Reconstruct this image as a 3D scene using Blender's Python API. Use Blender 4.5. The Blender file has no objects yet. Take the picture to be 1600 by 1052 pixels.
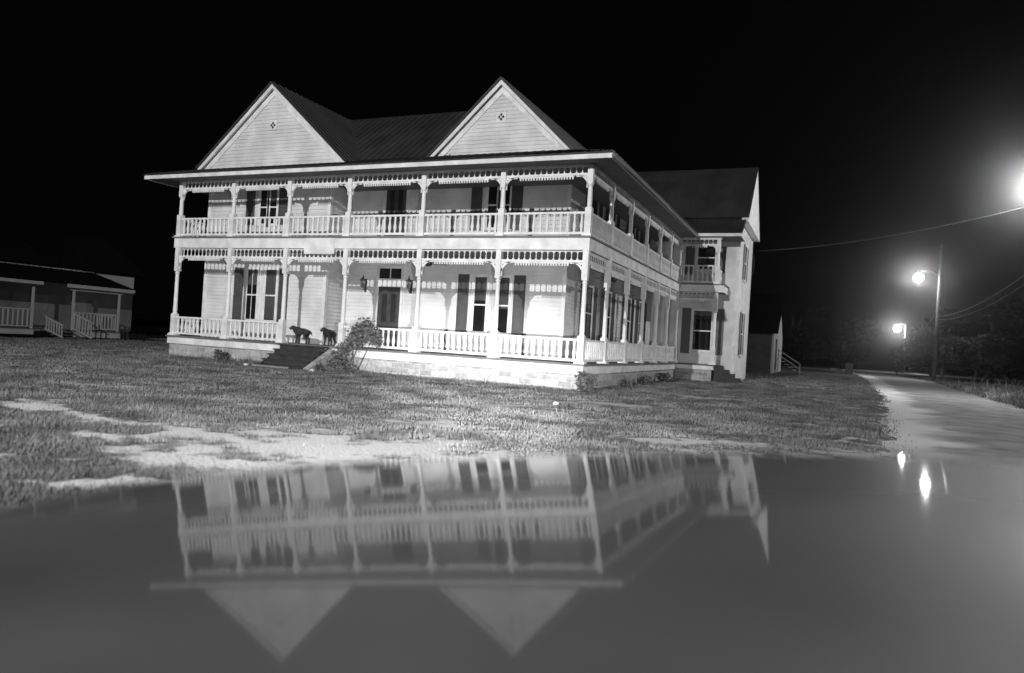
import bpy, bmesh, math, random
import numpy as np
from mathutils import Matrix, Vector

random.seed(7)
RNG = np.random.default_rng(11)
sc = bpy.context.scene
COL = sc.collection
GZ = -0.78                                   # ground level (porch floor is z = 0)

# ------------------------------------------------------------------ camera
FWD = Vector((-0.3977, 0.9175, 0.006)).normalized()
R0 = Vector((FWD.y, -FWD.x, 0)).normalized()
U0 = R0.cross(FWD)
ROLL = 0.060
CR = (R0 * math.cos(ROLL) + U0 * math.sin(ROLL)).normalized()
CU = (-R0 * math.sin(ROLL) + U0 * math.cos(ROLL)).normalized()
CAM = Vector((6.476, -19.964, 0.541))
cam_d = bpy.data.cameras.new("camera")
cam = bpy.data.objects.new("camera", cam_d); COL.objects.link(cam)
cam.matrix_world = Matrix(((CR.x, CU.x, -FWD.x, CAM.x), (CR.y, CU.y, -FWD.y, CAM.y), (CR.z, CU.z, -FWD.z, CAM.z), (0, 0, 0, 1)))
cam_d.sensor_width = 36; cam_d.sensor_fit = 'HORIZONTAL'; cam_d.lens = 25.58
cam_d.clip_start = 0.05; cam_d.clip_end = 3000
cam_d.dof.use_dof = True; cam_d.dof.focus_distance = 24; cam_d.dof.aperture_fstop = 0.95
sc.camera = cam

# ------------------------------------------------------------------ night sky, exposure
w = bpy.data.worlds.new("World"); sc.world = w; w.use_nodes = True
bgn = w.node_tree.nodes["Background"]
bgn.inputs[0].default_value = (0.5, 0.5, 0.5, 1); bgn.inputs[1].default_value = 0.0018
sc.view_settings.view_transform = 'Standard'; sc.view_settings.look = 'None'
sc.view_settings.exposure = 0; sc.view_settings.gamma = 1; sc.view_settings.use_curve_mapping = False
sc.cycles.use_denoising = True
sc.cycles.max_bounces = 6; sc.cycles.volume_bounces = 0

# strengths of the lamps this place has (watts)
P_YARD = 46000     # tall yard lamp behind the camera
P_WIDE = 4600      # each car headlamp, spread
P_BEAM = 14000      # each car headlamp
P_ROAD = 4300      # lamp at the right edge
P_FAR = 2800

def lamp(name, loc, aim, power, cone, blend, radius, parent=None):
    d = bpy.data.lights.new(name, 'SPOT'); d.energy = power; d.spot_size = math.radians(cone); d.spot_blend = blend
    d.shadow_soft_size = radius
    o = bpy.data.objects.new(name, d); COL.objects.link(o)
    loc = Vector(loc); q = (Vector(aim) - loc).to_track_quat('-Z', 'Y')
    o.matrix_world = Matrix.Translation(loc) @ q.to_matrix().to_4x4()
    if parent: adopt(o, parent)
    return o

def adopt(o, parent):
    o.parent = parent; o.matrix_parent_inverse = Matrix.Translation(-parent.location)

# ------------------------------------------------------------------ materials
def mat(name, col, rough=0.7, var=0.12, scale=3.0, bump=0.0, bscale=40.0, metal=0.0, coat=0.0, spec=0.5):
    m = bpy.data.materials.new(name); m.use_nodes = True
    nt = m.node_tree; b = nt.nodes["Principled BSDF"]
    b.inputs["Roughness"].default_value = rough; b.inputs["Metallic"].default_value = metal
    b.inputs["Coat Weight"].default_value = coat; b.inputs["Coat Roughness"].default_value = 0.02
    b.inputs["Specular IOR Level"].default_value = spec
    tc = nt.nodes.new("ShaderNodeTexCoord")
    n = nt.nodes.new("ShaderNodeTexNoise"); n.inputs["Scale"].default_value = scale; n.inputs["Detail"].default_value = 6
    nt.links.new(tc.outputs["Object"], n.inputs["Vector"])
    r = nt.nodes.new("ShaderNodeMapRange")
    r.inputs["From Min"].default_value = 0.3; r.inputs["From Max"].default_value = 0.7
    r.inputs["To Min"].default_value = col * (1 - var); r.inputs["To Max"].default_value = min(0.95, col * (1 + var))
    nt.links.new(n.outputs["Fac"], r.inputs["Value"])
    cb = nt.nodes.new("ShaderNodeCombineColor")
    for k in range(3): nt.links.new(r.outputs["Result"], cb.inputs[k])
    nt.links.new(cb.outputs["Color"], b.inputs["Base Color"])
    if bump:
        n2 = nt.nodes.new("ShaderNodeTexNoise"); n2.inputs["Scale"].default_value = bscale; n2.inputs["Detail"].default_value = 4
        nt.links.new(tc.outputs["Object"], n2.inputs["Vector"])
        bp = nt.nodes.new("ShaderNodeBump"); bp.inputs["Strength"].default_value = bump; bp.inputs["Distance"].default_value = 0.02
        nt.links.new(n2.outputs["Fac"], bp.inputs["Height"]); nt.links.new(bp.outputs["Normal"], b.inputs["Normal"])
    return m

M = {}
M['paint'] = mat('white_paint', 0.72, 0.6, 0.18, 2.6, 0.2, 60)
M['siding'] = mat('siding_paint', 0.66, 0.65, 0.16, 1.4, 0.25, 30)
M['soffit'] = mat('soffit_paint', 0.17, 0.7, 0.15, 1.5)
M['shutter'] = mat('shutter_paint', 0.075, 0.5, 0.2, 4)
M['door'] = mat('door_wood', 0.065, 0.4, 0.3, 5)
M['roof'] = mat('metal_roof', 0.042, 0.55, 0.3, 0.9, 0.1, 20, spec=0.3)
M['deck'] = mat('deck_boards', 0.13, 0.7, 0.25, 3)
M['steps'] = mat('step_boards', 0.03, 0.7, 0.3, 4)
M['blind'] = mat('window_blind', 0.20, 0.8, 0.15, 2)
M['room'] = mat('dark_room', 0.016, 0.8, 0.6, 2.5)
M['iron'] = mat('dark_iron', 0.03, 0.5, 0.2, 6)
M['brass'] = mat('lantern_metal', 0.10, 0.4, 0.2, 6, metal=0.5)
M['dirt_wall'] = mat('house_core', 0.05, 0.9, 0.1)
M['bark'] = mat('bark', 0.07, 0.9, 0.4, 6, 0.5, 20)
M['wood_pole'] = mat('weathered_pole', 0.07, 0.85, 0.3, 3, 0.4, 30)
M['cable'] = mat('cable_jacket', 0.04, 0.6, 0.1)
M['coat'] = mat('dark_fur', 0.03, 0.9, 0.5, 9, 0.5, 80)
M['rubber'] = mat('tyre_rubber', 0.03, 0.85, 0.2, 8)
M['chrome'] = mat('chrome', 0.55, 0.15, 0.05, 5, metal=1.0)
M['car_trim'] = mat('black_trim', 0.03, 0.4, 0.1, 8)
M['car_side'] = mat('car_body_paint', 0.055, 0.35, 0.08, 2, coat=1.0)
M['shed'] = mat('shed_boards', 0.07, 0.8, 0.25, 2)
M['shed_lit_trim'] = mat('shed_lit_end_trim', 0.45, 0.7, 0.15, 2)  # trim, and gable end with its lamplight put into the colour
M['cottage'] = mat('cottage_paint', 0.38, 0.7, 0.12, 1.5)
M['cottage_roof'] = mat('cottage_shingle', 0.006, 0.95, 0.3, 3, 0.4, 25, spec=0.08)
M['cottage_shade_wall'] = mat('cottage_wall_shaded', 0.17, 0.8, 0.2, 1.0)  # darker copy of the cottage paint: shade under the porch put into colour
M['bin'] = mat('bin_plastic', 0.03, 0.6, 0.2, 4)
M['stone_pale'] = mat('loose_stone', 0.55, 0.9, 0.2, 6)

def paint_hood():
    m = mat('hood_clearcoat', 0.062, 0.55, 0.28, 2.6)
    nt = m.node_tree; b = nt.nodes["Principled BSDF"]
    b.inputs["Coat Weight"].default_value = 0.72; b.inputs["Coat Roughness"].default_value = 0.045
    b.inputs["Coat IOR"].default_value = 1.5; b.inputs["Specular IOR Level"].default_value = 0.2
    return m
M['hood'] = paint_hood()

def glass():
    m = bpy.data.materials.new('window_glass'); m.use_nodes = True
    nt = m.node_tree; nt.nodes.remove(nt.nodes["Principled BSDF"])
    out = nt.nodes["Material Output"]
    t = nt.nodes.new("ShaderNodeBsdfTransparent"); t.inputs[0].default_value = (0.8, 0.8, 0.8, 1)
    g = nt.nodes.new("ShaderNodeBsdfGlossy"); g.inputs["Roughness"].default_value = 0.02
    lw = nt.nodes.new("ShaderNodeLayerWeight"); lw.inputs[0].default_value = 0.5
    p5 = nt.nodes.new("ShaderNodeMath"); p5.operation = 'POWER'; p5.inputs[1].default_value = 5; nt.links.new(lw.outputs["Facing"], p5.inputs[0])
    f = nt.nodes.new("ShaderNodeMath"); f.operation = 'MULTIPLY_ADD'; f.inputs[1].default_value = 0.96; f.inputs[2].default_value = 0.04; nt.links.new(p5.outputs[0], f.inputs[0])
    mx = nt.nodes.new("ShaderNodeMixShader")
    nt.links.new(f.outputs[0], mx.inputs[0]); nt.links.new(t.outputs[0], mx.inputs[1]); nt.links.new(g.outputs[0], mx.inputs[2])
    nt.links.new(mx.outputs[0], out.inputs["Surface"])
    return m
M['glass'] = glass()

def emit(name, s):
    m = bpy.data.materials.new(name); m.use_nodes = True
    b = m.node_tree.nodes["Principled BSDF"]
    b.inputs["Base Color"].default_value = (0.9, 0.9, 0.9, 1)
    b.inputs["Emission Color"].default_value = (1, 1, 1, 1); b.inputs["Emission Strength"].default_value = s
    return m
def glow_globe(name, s):
    m = bpy.data.materials.new(name); m.use_nodes = True
    nt = m.node_tree; nt.nodes.remove(nt.nodes["Principled BSDF"])
    e = nt.nodes.new("ShaderNodeEmission"); e.inputs[1].default_value = s
    t = nt.nodes.new("ShaderNodeBsdfTransparent"); ad = nt.nodes.new("ShaderNodeAddShader")
    nt.links.new(e.outputs[0], ad.inputs[0]); nt.links.new(t.outputs[0], ad.inputs[1]); nt.links.new(ad.outputs[0], nt.nodes["Material Output"].inputs["Surface"])
    return m
M['bulb'] = glow_globe('lit_lamp_globe', 14.0)
M['bulb_far'] = glow_globe('lit_far_globe', 12.0)
M['head_lens'] = emit('lit_headlamp', 30.0)

def stone():
    m = bpy.data.materials.new('rough_stone_block'); m.use_nodes = True
    nt = m.node_tree; b = nt.nodes["Principled BSDF"]; b.inputs["Roughness"].default_value = 0.9
    tc = nt.nodes.new("ShaderNodeTexCoord"); sp = nt.nodes.new("ShaderNodeSeparateXYZ"); nt.links.new(tc.outputs["Object"], sp.inputs[0])
    ad = nt.nodes.new("ShaderNodeMath"); nt.links.new(sp.outputs[0], ad.inputs[0]); nt.links.new(sp.outputs[1], ad.inputs[1])
    cx = nt.nodes.new("ShaderNodeCombineXYZ"); nt.links.new(ad.outputs[0], cx.inputs[0]); nt.links.new(sp.outputs[2], cx.inputs[1])
    nz = nt.nodes.new("ShaderNodeTexNoise"); nz.inputs["Scale"].default_value = 5; nt.links.new(tc.outputs["Object"], nz.inputs["Vector"])
    mv = nt.nodes.new("ShaderNodeVectorMath"); mv.operation = 'MULTIPLY_ADD'; mv.inputs[1].default_value = (0.10, 0.08, 0)
    nt.links.new(nz.outputs["Color"], mv.inputs[0]); nt.links.new(cx.outputs[0], mv.inputs[2])
    br = nt.nodes.new("ShaderNodeTexBrick"); br.inputs["Scale"].default_value = 1.0
    br.inputs["Brick Width"].default_value = 0.42; br.inputs["Row Height"].default_value = 0.165; br.inputs["Mortar Size"].default_value = 0.014
    br.inputs["Mortar Smooth"].default_value = 0.4; br.inputs["Bias"].default_value = -0.2
    br.inputs["Color1"].default_value = (0.42, 0.42, 0.42, 1); br.inputs["Color2"].default_value = (0.24, 0.24, 0.24, 1); br.inputs["Mortar"].default_value = (0.52, 0.52, 0.52, 1)
    nt.links.new(mv.outputs[0], br.inputs["Vector"])
    n2 = nt.nodes.new("ShaderNodeTexNoise"); n2.inputs["Scale"].default_value = 9; n2.inputs["Detail"].default_value = 7; nt.links.new(tc.outputs["Object"], n2.inputs["Vector"])
    mm = nt.nodes.new("ShaderNodeMix"); mm.data_type = 'RGBA'; mm.blend_type = 'OVERLAY'; mm.inputs[0].default_value = 0.5
    nt.links.new(br.outputs["Color"], mm.inputs[6]); nt.links.new(n2.outputs["Fac"], mm.inputs[7])
    nt.links.new(mm.outputs[2], b.inputs["Base Color"])
    hs = nt.nodes.new("ShaderNodeMath"); hs.operation = 'MULTIPLY_ADD'; hs.inputs[1].default_value = -0.7
    nt.links.new(br.outputs["Fac"], hs.inputs[0]); nt.links.new(n2.outputs["Fac"], hs.inputs[2])
    bp = nt.nodes.new("ShaderNodeBump"); bp.inputs["Strength"].default_value = 0.8; bp.inputs["Distance"].default_value = 0.04
    nt.links.new(hs.outputs[0], bp.inputs["Height"]); nt.links.new(bp.outputs["Normal"], b.inputs["Normal"])
    return m
M['stone'] = stone()

def leafy(name, lo, hi):
    m = mat(name, (lo + hi) / 2, 0.8, (hi - lo) / (hi + lo), 7.0, spec=0.12)
    return m
M['leaf'] = leafy('tree_leaf', 0.012, 0.04)
M['vine'] = leafy('vine_leaf', 0.07, 0.22)
M['weed'] = leafy('weed_leaf', 0.05, 0.14)
M['unlit_leaf'] = leafy('unlit_tree_leaf', 0.004, 0.012)  # near-black copy of the tree leaf: night darkness put into the colour

# ------------------------------------------------------------------ mesh building
class MB:
    def __init__(s): s.v = []; s.f = []
    def add(s, vs, fs):
        o = len(s.v); s.v += [tuple(x) for x in vs]; s.f += [tuple(i + o for i in f) for f in fs]
    def box(s, x0, x1, y0, y1, z0, z1):
        s.add([(x0, y0, z0), (x1, y0, z0), (x1, y1, z0), (x0, y1, z0), (x0, y0, z1), (x1, y0, z1), (x1, y1, z1), (x0, y1, z1)],
              [(0, 3, 2, 1), (4, 5, 6, 7), (0, 1, 5, 4), (1, 2, 6, 5), (2, 3, 7, 6), (3, 0, 4, 7)])
    def bar(s, p, q, wid, hei, up=(0, 0, 1)):
        p = Vector(p); q = Vector(q); d = (q - p).normalized(); up = Vector(up)
        if abs(d.dot(up)) > .98: up = Vector((0, 1, 0))
        a = d.cross(up).normalized() * wid / 2; b = a.cross(d).normalized() * hei / 2
        s.add([p - a - b, p + a - b, p + a + b, p - a + b, q - a - b, q + a - b, q + a + b, q - a + b],
              [(0, 1, 2, 3), (7, 6, 5, 4), (0, 4, 5, 1), (1, 5, 6, 2), (2, 6, 7, 3), (3, 7, 4, 0)])
    def lathe(s, prof, c=(0, 0, 0), n=10, axis=None, cap=True):
        c = Vector(c); ax = Vector(axis or (0, 0, 1)).normalized()
        a = ax.orthogonal().normalized() if axis else Vector((1, 0, 0)); b = ax.cross(a)
        vs = []
        for r, h in prof:
            for k in range(n):
                t = 2 * math.pi * k / n; vs.append(c + ax * h + a * (r * math.cos(t)) + b * (r * math.sin(t)))
        fs = []
        for i in range(len(prof) - 1):
            for k in range(n):
                k2 = (k + 1) % n; fs.append((i * n + k, i * n + k2, (i + 1) * n + k2, (i + 1) * n + k))
        if cap: fs.append(tuple(range(n))[::-1]); fs.append(tuple((len(prof) - 1) * n + k for k in range(n)))
        s.add(vs, fs)
    def tube(s, pts, rad, n=6):
        pts = [Vector(p) for p in pts]
        if not isinstance(rad, (list, tuple)): rad = [rad] * len(pts)
        vs = []; fs = []; a = None
        for i, p in enumerate(pts):
            d = (pts[min(i + 1, len(pts) - 1)] - pts[max(i - 1, 0)]).normalized()
            if a is None: a = d.orthogonal().normalized()
            a = (a - d * a.dot(d)).normalized(); b = d.cross(a)
            for k in range(n):
                t = 2 * math.pi * k / n; vs.append(p + (a * math.cos(t) + b * math.sin(t)) * rad[i])
        for i in range(len(pts) - 1):
            for k in range(n):
                k2 = (k + 1) % n; fs.append((i * n + k, i * n + k2, (i + 1) * n + k2, (i + 1) * n + k))
        fs.append(tuple(range(n))[::-1]); fs.append(tuple((len(pts) - 1) * n + k for k in range(n)))
        s.add(vs, fs)
    def prism(s, poly, d):
        n = len(poly); poly = [Vector(p) for p in poly]; d = Vector(d)
        s.add(poly + [p + d for p in poly], [tuple(range(n))[::-1], tuple(range(n, 2 * n))] + [(i, (i + 1) % n, n + (i + 1) % n, n + i) for i in range(n)])
    def mesh(s, name, m, smooth=False):
        me = bpy.data.meshes.new(name); me.from_pydata(s.v, [], s.f); me.materials.append(m); me.update()
        if smooth: me.polygons.foreach_set('use_smooth', [True] * len(me.polygons))
        return me
    def build(s, name, m, parent=None, smooth=False, fix=False):
        me = s.mesh(name, m, smooth)
        if fix:
            bm = bmesh.new(); bm.from_mesh(me); bmesh.ops.recalc_face_normals(bm, faces=bm.faces); bm.to_mesh(me); bm.free()
        o = bpy.data.objects.new(name, me); COL.objects.link(o)
        if parent: o.parent = parent; o.matrix_parent_inverse = parent_inv(parent)
        return o

def parent_inv(parent):
    # meshes are written in the thing's own frame when it carries 'local', else in world coordinates
    top = parent
    while top.parent: top = top.parent
    if top.get('frame') == 'own' or parent.type == 'MESH': return Matrix.Identity(4)
    return Matrix.Translation(-parent.location)

def thing(name, label, cat, loc=(0, 0, 0), group=None, own=False, rz=0):
    o = bpy.data.objects.new(name, None); COL.objects.link(o); o.location = loc; o.rotation_euler = (0, 0, rz)
    o.empty_display_size = 0.2
    tag(o, label, cat, group)
    if own: o['frame'] = 'own'
    return o
def tag(o, label, cat, group=None, kind=None):
    if label: o['label'] = label
    if cat: o['category'] = cat
    if group: o['group'] = group
    if kind: o['kind'] = kind
    return o
def place(me, name, parent, loc, rz=0, scale=(1, 1, 1)):
    """one more part that shares mesh data; loc in world coordinates (or the thing's own frame)"""
    o = bpy.data.objects.new(name, me); COL.objects.link(o)
    o.location = loc; o.rotation_euler = (0, 0, rz); o.scale = scale
    if parent: o.parent = parent; o.matrix_parent_inverse = parent_inv(parent)
    return o

# ------------------------------------------------------------------ noise for the lie of the ground
def vnoise(x, y, seed):
    r = np.random.default_rng(seed).random((64, 64))
    xi = np.floor(x).astype(int); yi = np.floor(y).astype(int); fx = x - xi; fy = y - yi
    fx = fx * fx * (3 - 2 * fx); fy = fy * fy * (3 - 2 * fy)
    g = lambda a, b: r[a % 64, b % 64]
    return (g(xi, yi) * (1 - fx) + g(xi + 1, yi) * fx) * (1 - fy) + (g(xi, yi + 1) * (1 - fx) + g(xi + 1, yi + 1) * fx) * fy
def fbm(x, y, seed, sc_=1.0, oct_=4):
    t = 0; a = 0.5; s = 0
    for k in range(oct_):
        t = t + a * vnoise(x * sc_ * 2 ** k + 17.3 * k, y * sc_ * 2 ** k + 5.1 * k, seed + k); s += a; a *= 0.5
    return t / s
FH = Vector((FWD.x, FWD.y, 0)).normalized(); RH = Vector((FH.y, -FH.x, 0))
TILT = 0.09
def ground_z(x, y):
    a = (x - CAM.x) * FH.x + (y - CAM.y) * FH.y; b = (x - CAM.x) * RH.x + (y - CAM.y) * RH.y
    wgt = np.exp(-((a + 1.0) ** 2) / 12.0) * np.exp(-(b ** 2) / 18.0)
    return GZ + TILT * b * wgt
def road_mid(y): return np.interp(y, [-80, -20, -6, 12, 30, 48, 62, 74, 84, 92], [9.6, 9.6, 9.85, 10.75, 11.4, 12.0, 11.9, 10.6, 7.5, 2.0])
def road_half(y): return np.interp(y, [-80, -6, 12, 48, 70, 92], [2.3, 2.3, 2.2, 2.6, 2.4, 2.0])
# bare sandy places: (x, y, rx, ry, angle deg, weight)
SAND = [(1.6, -13.1, 1.5, 0.85, 32, 1.3), (2.6, -13.9, 0.95, 0.5, 60, 1.0), (2.3, -14.5, 1.1, 0.7, 50, 1.1), (0.3, -13.55, 1.0, 0.3, 6, 1.05), (-1.9, -13.45, 1.5, 0.20, 0, 0.9),
        (-3.9, -13.2, 0.9, 0.3, -8, 1.0), (-0.6, -14.25, 1.0, 0.22, 12, 0.95), (0.9, -14.9, 0.8, 0.28, 40, 0.9), (1.3, -15.8, 0.9, 0.25, 50, 0.8), (0.6, -12.7, 0.7, 0.2, 20, 0.8),
        (1.4, -10.25, 0.7, 0.3, 10, 0.9), (2.1, -10.2, 0.6, 0.3, 0, 0.85), (4.4, -9.4, 0.6, 0.35, 10, .85), (5.1, -8.85, 0.5, 0.3, 20, .85), (3.4, -10.4, 0.5, 0.3, 0, 0.65),
        (5.4, -10.1, 0.7, 0.3, 20, 0.6), (6.9, -8.6, 0.8, 0.5, 30, 1.0), (1.35, -6.4, 1.1, 0.6, 0, 0.85), (1.6, -4.0, 1.4, 0.8, 10, 0.85), (2.9, 2.0, 1.4, 0.9, 0, 0.8),
        (2.6, 6.2, 0.9, 0.7, 0, 0.6), (5.2, 15.4, 1.0, 1.0, 0, 0.85), (2.9, 26.0, 1.5, 1.6, 0, 0.6), (8.0, -6.0, 0.5, 1.2, 0, 0.6), (-8.5, -9.0, 2.0, 0.6, 10, 0.35)]
def sand_at(x, y):
    t = np.zeros_like(x)
    for (cx, cy, rx, ry, an, wt) in SAND:
        c, s = math.cos(math.radians(an)), math.sin(math.radians(an)); dx = x - cx; dy = y - cy
        q = ((dx * c + dy * s) / rx) ** 2 + ((-dx * s + dy * c) / ry) ** 2
        t = np.maximum(t, wt * np.exp(-q * 0.75))
    t = t * .85 + (fbm(x, y, 5, 1.9, 3) - 0.5) * 1.4 + (fbm(x, y, 15, 5.3, 3) - 0.5) * 1.25 + (fbm(x, y, 31, 0.25, 3) - 0.5) * 0.35
    return t

# ------------------------------------------------------------------ ground sheet
def soil():
    m = bpy.data.materials.new('sandy_soil'); m.use_nodes = True
    nt = m.node_tree; b = nt.nodes["Principled BSDF"]; b.inputs["Roughness"].default_value = 0.95; b.inputs["Specular IOR Level"].default_value = 0.1
    at = nt.nodes.new("ShaderNodeAttribute"); at.attribute_name = 'sand'
    tc = nt.nodes.new("ShaderNodeTexCoord")
    n1 = nt.nodes.new("ShaderNodeTexNoise"); n1.inputs["Scale"].default_value = 7; n1.inputs["Detail"].default_value = 9; n1.inputs["Roughness"].default_value = 0.7; nt.links.new(tc.outputs["Object"], n1.inputs["Vector"])
    ma = nt.nodes.new("ShaderNodeMath"); ma.operation = 'MULTIPLY_ADD'; ma.inputs[1].default_value = 1.3
    sb = nt.nodes.new("ShaderNodeMath"); sb.operation = 'SUBTRACT'; sb.inputs[1].default_value = 0.5
    nt.links.new(n1.outputs["Fac"], sb.inputs[0]); nt.links.new(sb.outputs[0], ma.inputs[0]); nt.links.new(at.outputs["Fac"], ma.inputs[2])
    mr = nt.nodes.new("ShaderNodeMapRange"); mr.inputs["From Min"].default_value = 0.26; mr.inputs["From Max"].default_value = 0.70
    nt.links.new(ma.outputs[0], mr.inputs["Value"])
    n2 = nt.nodes.new("ShaderNodeTexNoise"); n2.inputs["Scale"].default_value = 26; n2.inputs["Detail"].default_value = 6; nt.links.new(tc.outputs["Object"], n2.inputs["Vector"])
    c1 = nt.nodes.new("ShaderNodeMapRange"); c1.inputs["To Min"].default_value = 0.03; c1.inputs["To Max"].default_value = 0.15; nt.links.new(n2.outputs["Fac"], c1.inputs["Value"])
    c2 = nt.nodes.new("ShaderNodeMapRange"); c2.inputs["From Min"].default_value = 0.25; c2.inputs["From Max"].default_value = 0.75; c2.inputs["To Min"].default_value = 0.40; c2.inputs["To Max"].default_value = 0.62; nt.links.new(n2.outputs["Fac"], c2.inputs["Value"])
    mx = nt.nodes.new("ShaderNodeMix"); nt.links.new(mr.outputs["Result"], mx.inputs[0]); nt.links.new(c1.outputs["Result"], mx.inputs[2]); nt.links.new(c2.outputs["Result"], mx.inputs[3])
    cb = nt.nodes.new("ShaderNodeCombineColor")
    for k in range(3): nt.links.new(mx.outputs[0], cb.inputs[k])
    nt.links.new(cb.outputs["Color"], b.inputs["Base Color"])
    bp = nt.nodes.new("ShaderNodeBump"); bp.inputs["Strength"].default_value = 0.7; bp.inputs["Distance"].default_value = 0.04
    nt.links.new(n2.outputs["Fac"], bp.inputs["Height"]); nt.links.new(bp.outputs["Normal"], b.inputs["Normal"])
    return m
def axis_pts(lo, hi, fine, far):
    near = np.arange(lo, hi + 1e-6, fine); g = np.geomspace(1, far, 14)
    return np.concatenate([lo - g[::-1], near, hi + g])
def grid_mesh(name, X, Y, Z, m):
    ny, nx = X.shape; idx = np.arange(nx * ny).reshape(ny, nx)
    f = np.stack([idx[:-1, :-1], idx[:-1, 1:], idx[1:, 1:], idx[1:, :-1]], -1).reshape(-1, 4)
    me = bpy.data.meshes.new(name); me.vertices.add(nx * ny); me.vertices.foreach_set('co', np.stack([X, Y, Z], -1).astype(np.float32).ravel())
    me.loops.add(f.size); me.loops.foreach_set('vertex_index', f.astype(np.int32).ravel())
    me.polygons.add(len(f)); me.polygons.foreach_set('loop_start', np.arange(0, f.size, 4, dtype=np.int32))
    me.polygons.foreach_set('use_smooth', np.ones(len(f), bool)); me.update(calc_edges=True); me.materials.append(m)
    return me
def axis2(lo, a, b, hi):
    v = np.concatenate([np.arange(lo, a, .25), np.arange(a, b, .075), np.arange(b, hi + .01, .25)]); g = np.geomspace(1, 1500, 14)
    return np.concatenate([v[0] - g[::-1], v, v[-1] + g])
gx = axis2(-18, -7, 9, 16); gy = axis2(-22, -17, -4, 14)
X, Y = np.meshgrid(gx, gy)
me = grid_mesh('ground', X, Y, ground_z(X, Y), soil())
a = me.attributes.new('sand', 'FLOAT', 'POINT'); a.data.foreach_set('value', sand_at(X, Y).astype(np.float32).ravel())
g = bpy.data.objects.new('ground', me); COL.objects.link(g); tag(g, None, None, None, 'structure')

# gravel road
def gravel():
    m = mat('pale_gravel', 0.21, 0.95, 0.45, 1.3, 0.9, 18)
    nt = m.node_tree; b = nt.nodes["Principled BSDF"]; src = b.inputs["Base Color"].links[0].from_socket
    at = nt.nodes.new("ShaderNodeAttribute"); at.attribute_name = 'pale'
    mx = nt.nodes.new("ShaderNodeMix"); mx.data_type = 'RGBA'; mx.inputs[7].default_value = (.60, .60, .60, 1)
    nt.links.new(at.outputs["Fac"], mx.inputs[0]); nt.links.new(src, mx.inputs[6]); nt.links.new(mx.outputs[2], b.inputs["Base Color"])
    return m
ry = np.concatenate([np.arange(-60, 60, 0.35), np.arange(60, 92.1, 0.7)]); rt = np.linspace(-1, 1, 25)
edge = (fbm(ry * 1.0, ry * 0 + 3, 77, 1.3, 4) - 0.5) * 0.7; edge2 = (fbm(ry, ry * 0 + 9, 78, 0.8, 4) - 0.5) * 0.7
T, YY = np.meshgrid(rt, ry)
HW = road_half(YY); XX = road_mid(YY) + T * HW + np.where(T < 0, -T * edge[:, None], T * edge2[:, None])
me = grid_mesh('road', XX, YY, ground_z(XX, YY) + 0.004 + 0.03 * (1 - T ** 2), gravel())
pale = np.clip((-.45 + .5 * (fbm(XX, YY, 44, 1.2, 3) - .5) - T) / .25, 0, 1) * np.clip((YY + 9) / 3, 0, 1)
pa = me.attributes.new('pale', 'FLOAT', 'POINT'); pa.data.foreach_set('value', pale.astype(np.float32).ravel())
g = bpy.data.objects.new('road', me); COL.objects.link(g); tag(g, None, None, None, 'structure')

# ------------------------------------------------------------------ main house
HOUSE = thing('farmhouse', 'large white two-storey wooden house with double gallery porch and two steep gables', 'house', (-7, 7, GZ))
DK2 = 3.67; FRZ = 3.25
PX = [0, -2.743, -5.507, -8.336, -10.858, -13.392, -15.964]
PY = [0, 2.294, 4.758, 7.228, 9.617, 11.791, 14.0]
W0 = 2.5; BAY = 1.25; SX = -1.47; WY = 15.3; WX = 2.5

def siding(mb, p0, p1, z0, z1, e=0.135, clip=None):
    """lapped boards from p0 to p1 (outside is to the right of p0->p1); clip(z) -> (t0,t1) trims a gable"""
    p0 = Vector((*p0, 0)); p1 = Vector((*p1, 0)); d = p1 - p0; n = Vector((d.y, -d.x, 0)).normalized()
    z = z0
    while z < z1 - 1e-3:
        zt = min(z + e, z1)
        b0, b1 = clip(z) if clip else (0, 1); t0, t1 = clip(zt) if clip else (0, 1)
        A = p0 + d * b0 + n * 0.027; B = p0 + d * b1 + n * 0.027; C = p0 + d * t1 + n * 0.003; D = p0 + d * t0 + n * 0.003
        A.z = B.z = z; C.z = D.z = zt
        A2 = p0 + d * b0; B2 = p0 + d * b1; A2.z = B2.z = z
        C2 = p0 + d * t1 - n * .05; D2 = p0 + d * t0 - n * .05; C2.z = D2.z = zt
        mb.add([A, B, C, D, A2, B2], [(0, 1, 2, 3), (4, 5, 1, 0)])
        z = zt

def wall(p0, p1, z0, z1, clip=None, m='siding'):
    mb = MB(); siding(mb, p0, p1, z0, z1, clip=clip)
    return mb.build('wall', M[m], HOUSE)
ZT = 6.78
wall((-15.88, BAY), (-10.1, BAY), 0, 6.5)                    # bay front
wall((-10.1, BAY), (-10.1, W0), 0, ZT)                       # bay right return
wall((-10.1, W0), (SX, W0), 0, ZT)                           # main front
wall((SX, W0), (SX, WY), 0, ZT)                              # right side
wall((-15.88, 14), (-15.88, BAY), GZ, 6.5)
wall((SX, WY), (WX, WY), GZ, 6.9)                            # wing front
wall((WX, WY), (WX, 20.8), GZ, 6.8)                          # wing end
mb = MB(); mb.box(-15.85, SX - .03, W0 + .03, 15.2, GZ, 6.9); mb.box(-15.85, -10.13, BAY + .03, W0 + .03, GZ, 6.4); mb.box(-8, WX - .03, WY + .03, 20.8, GZ, 6.7)
mb.build('core', M['dirt_wall'], HOUSE)
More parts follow.
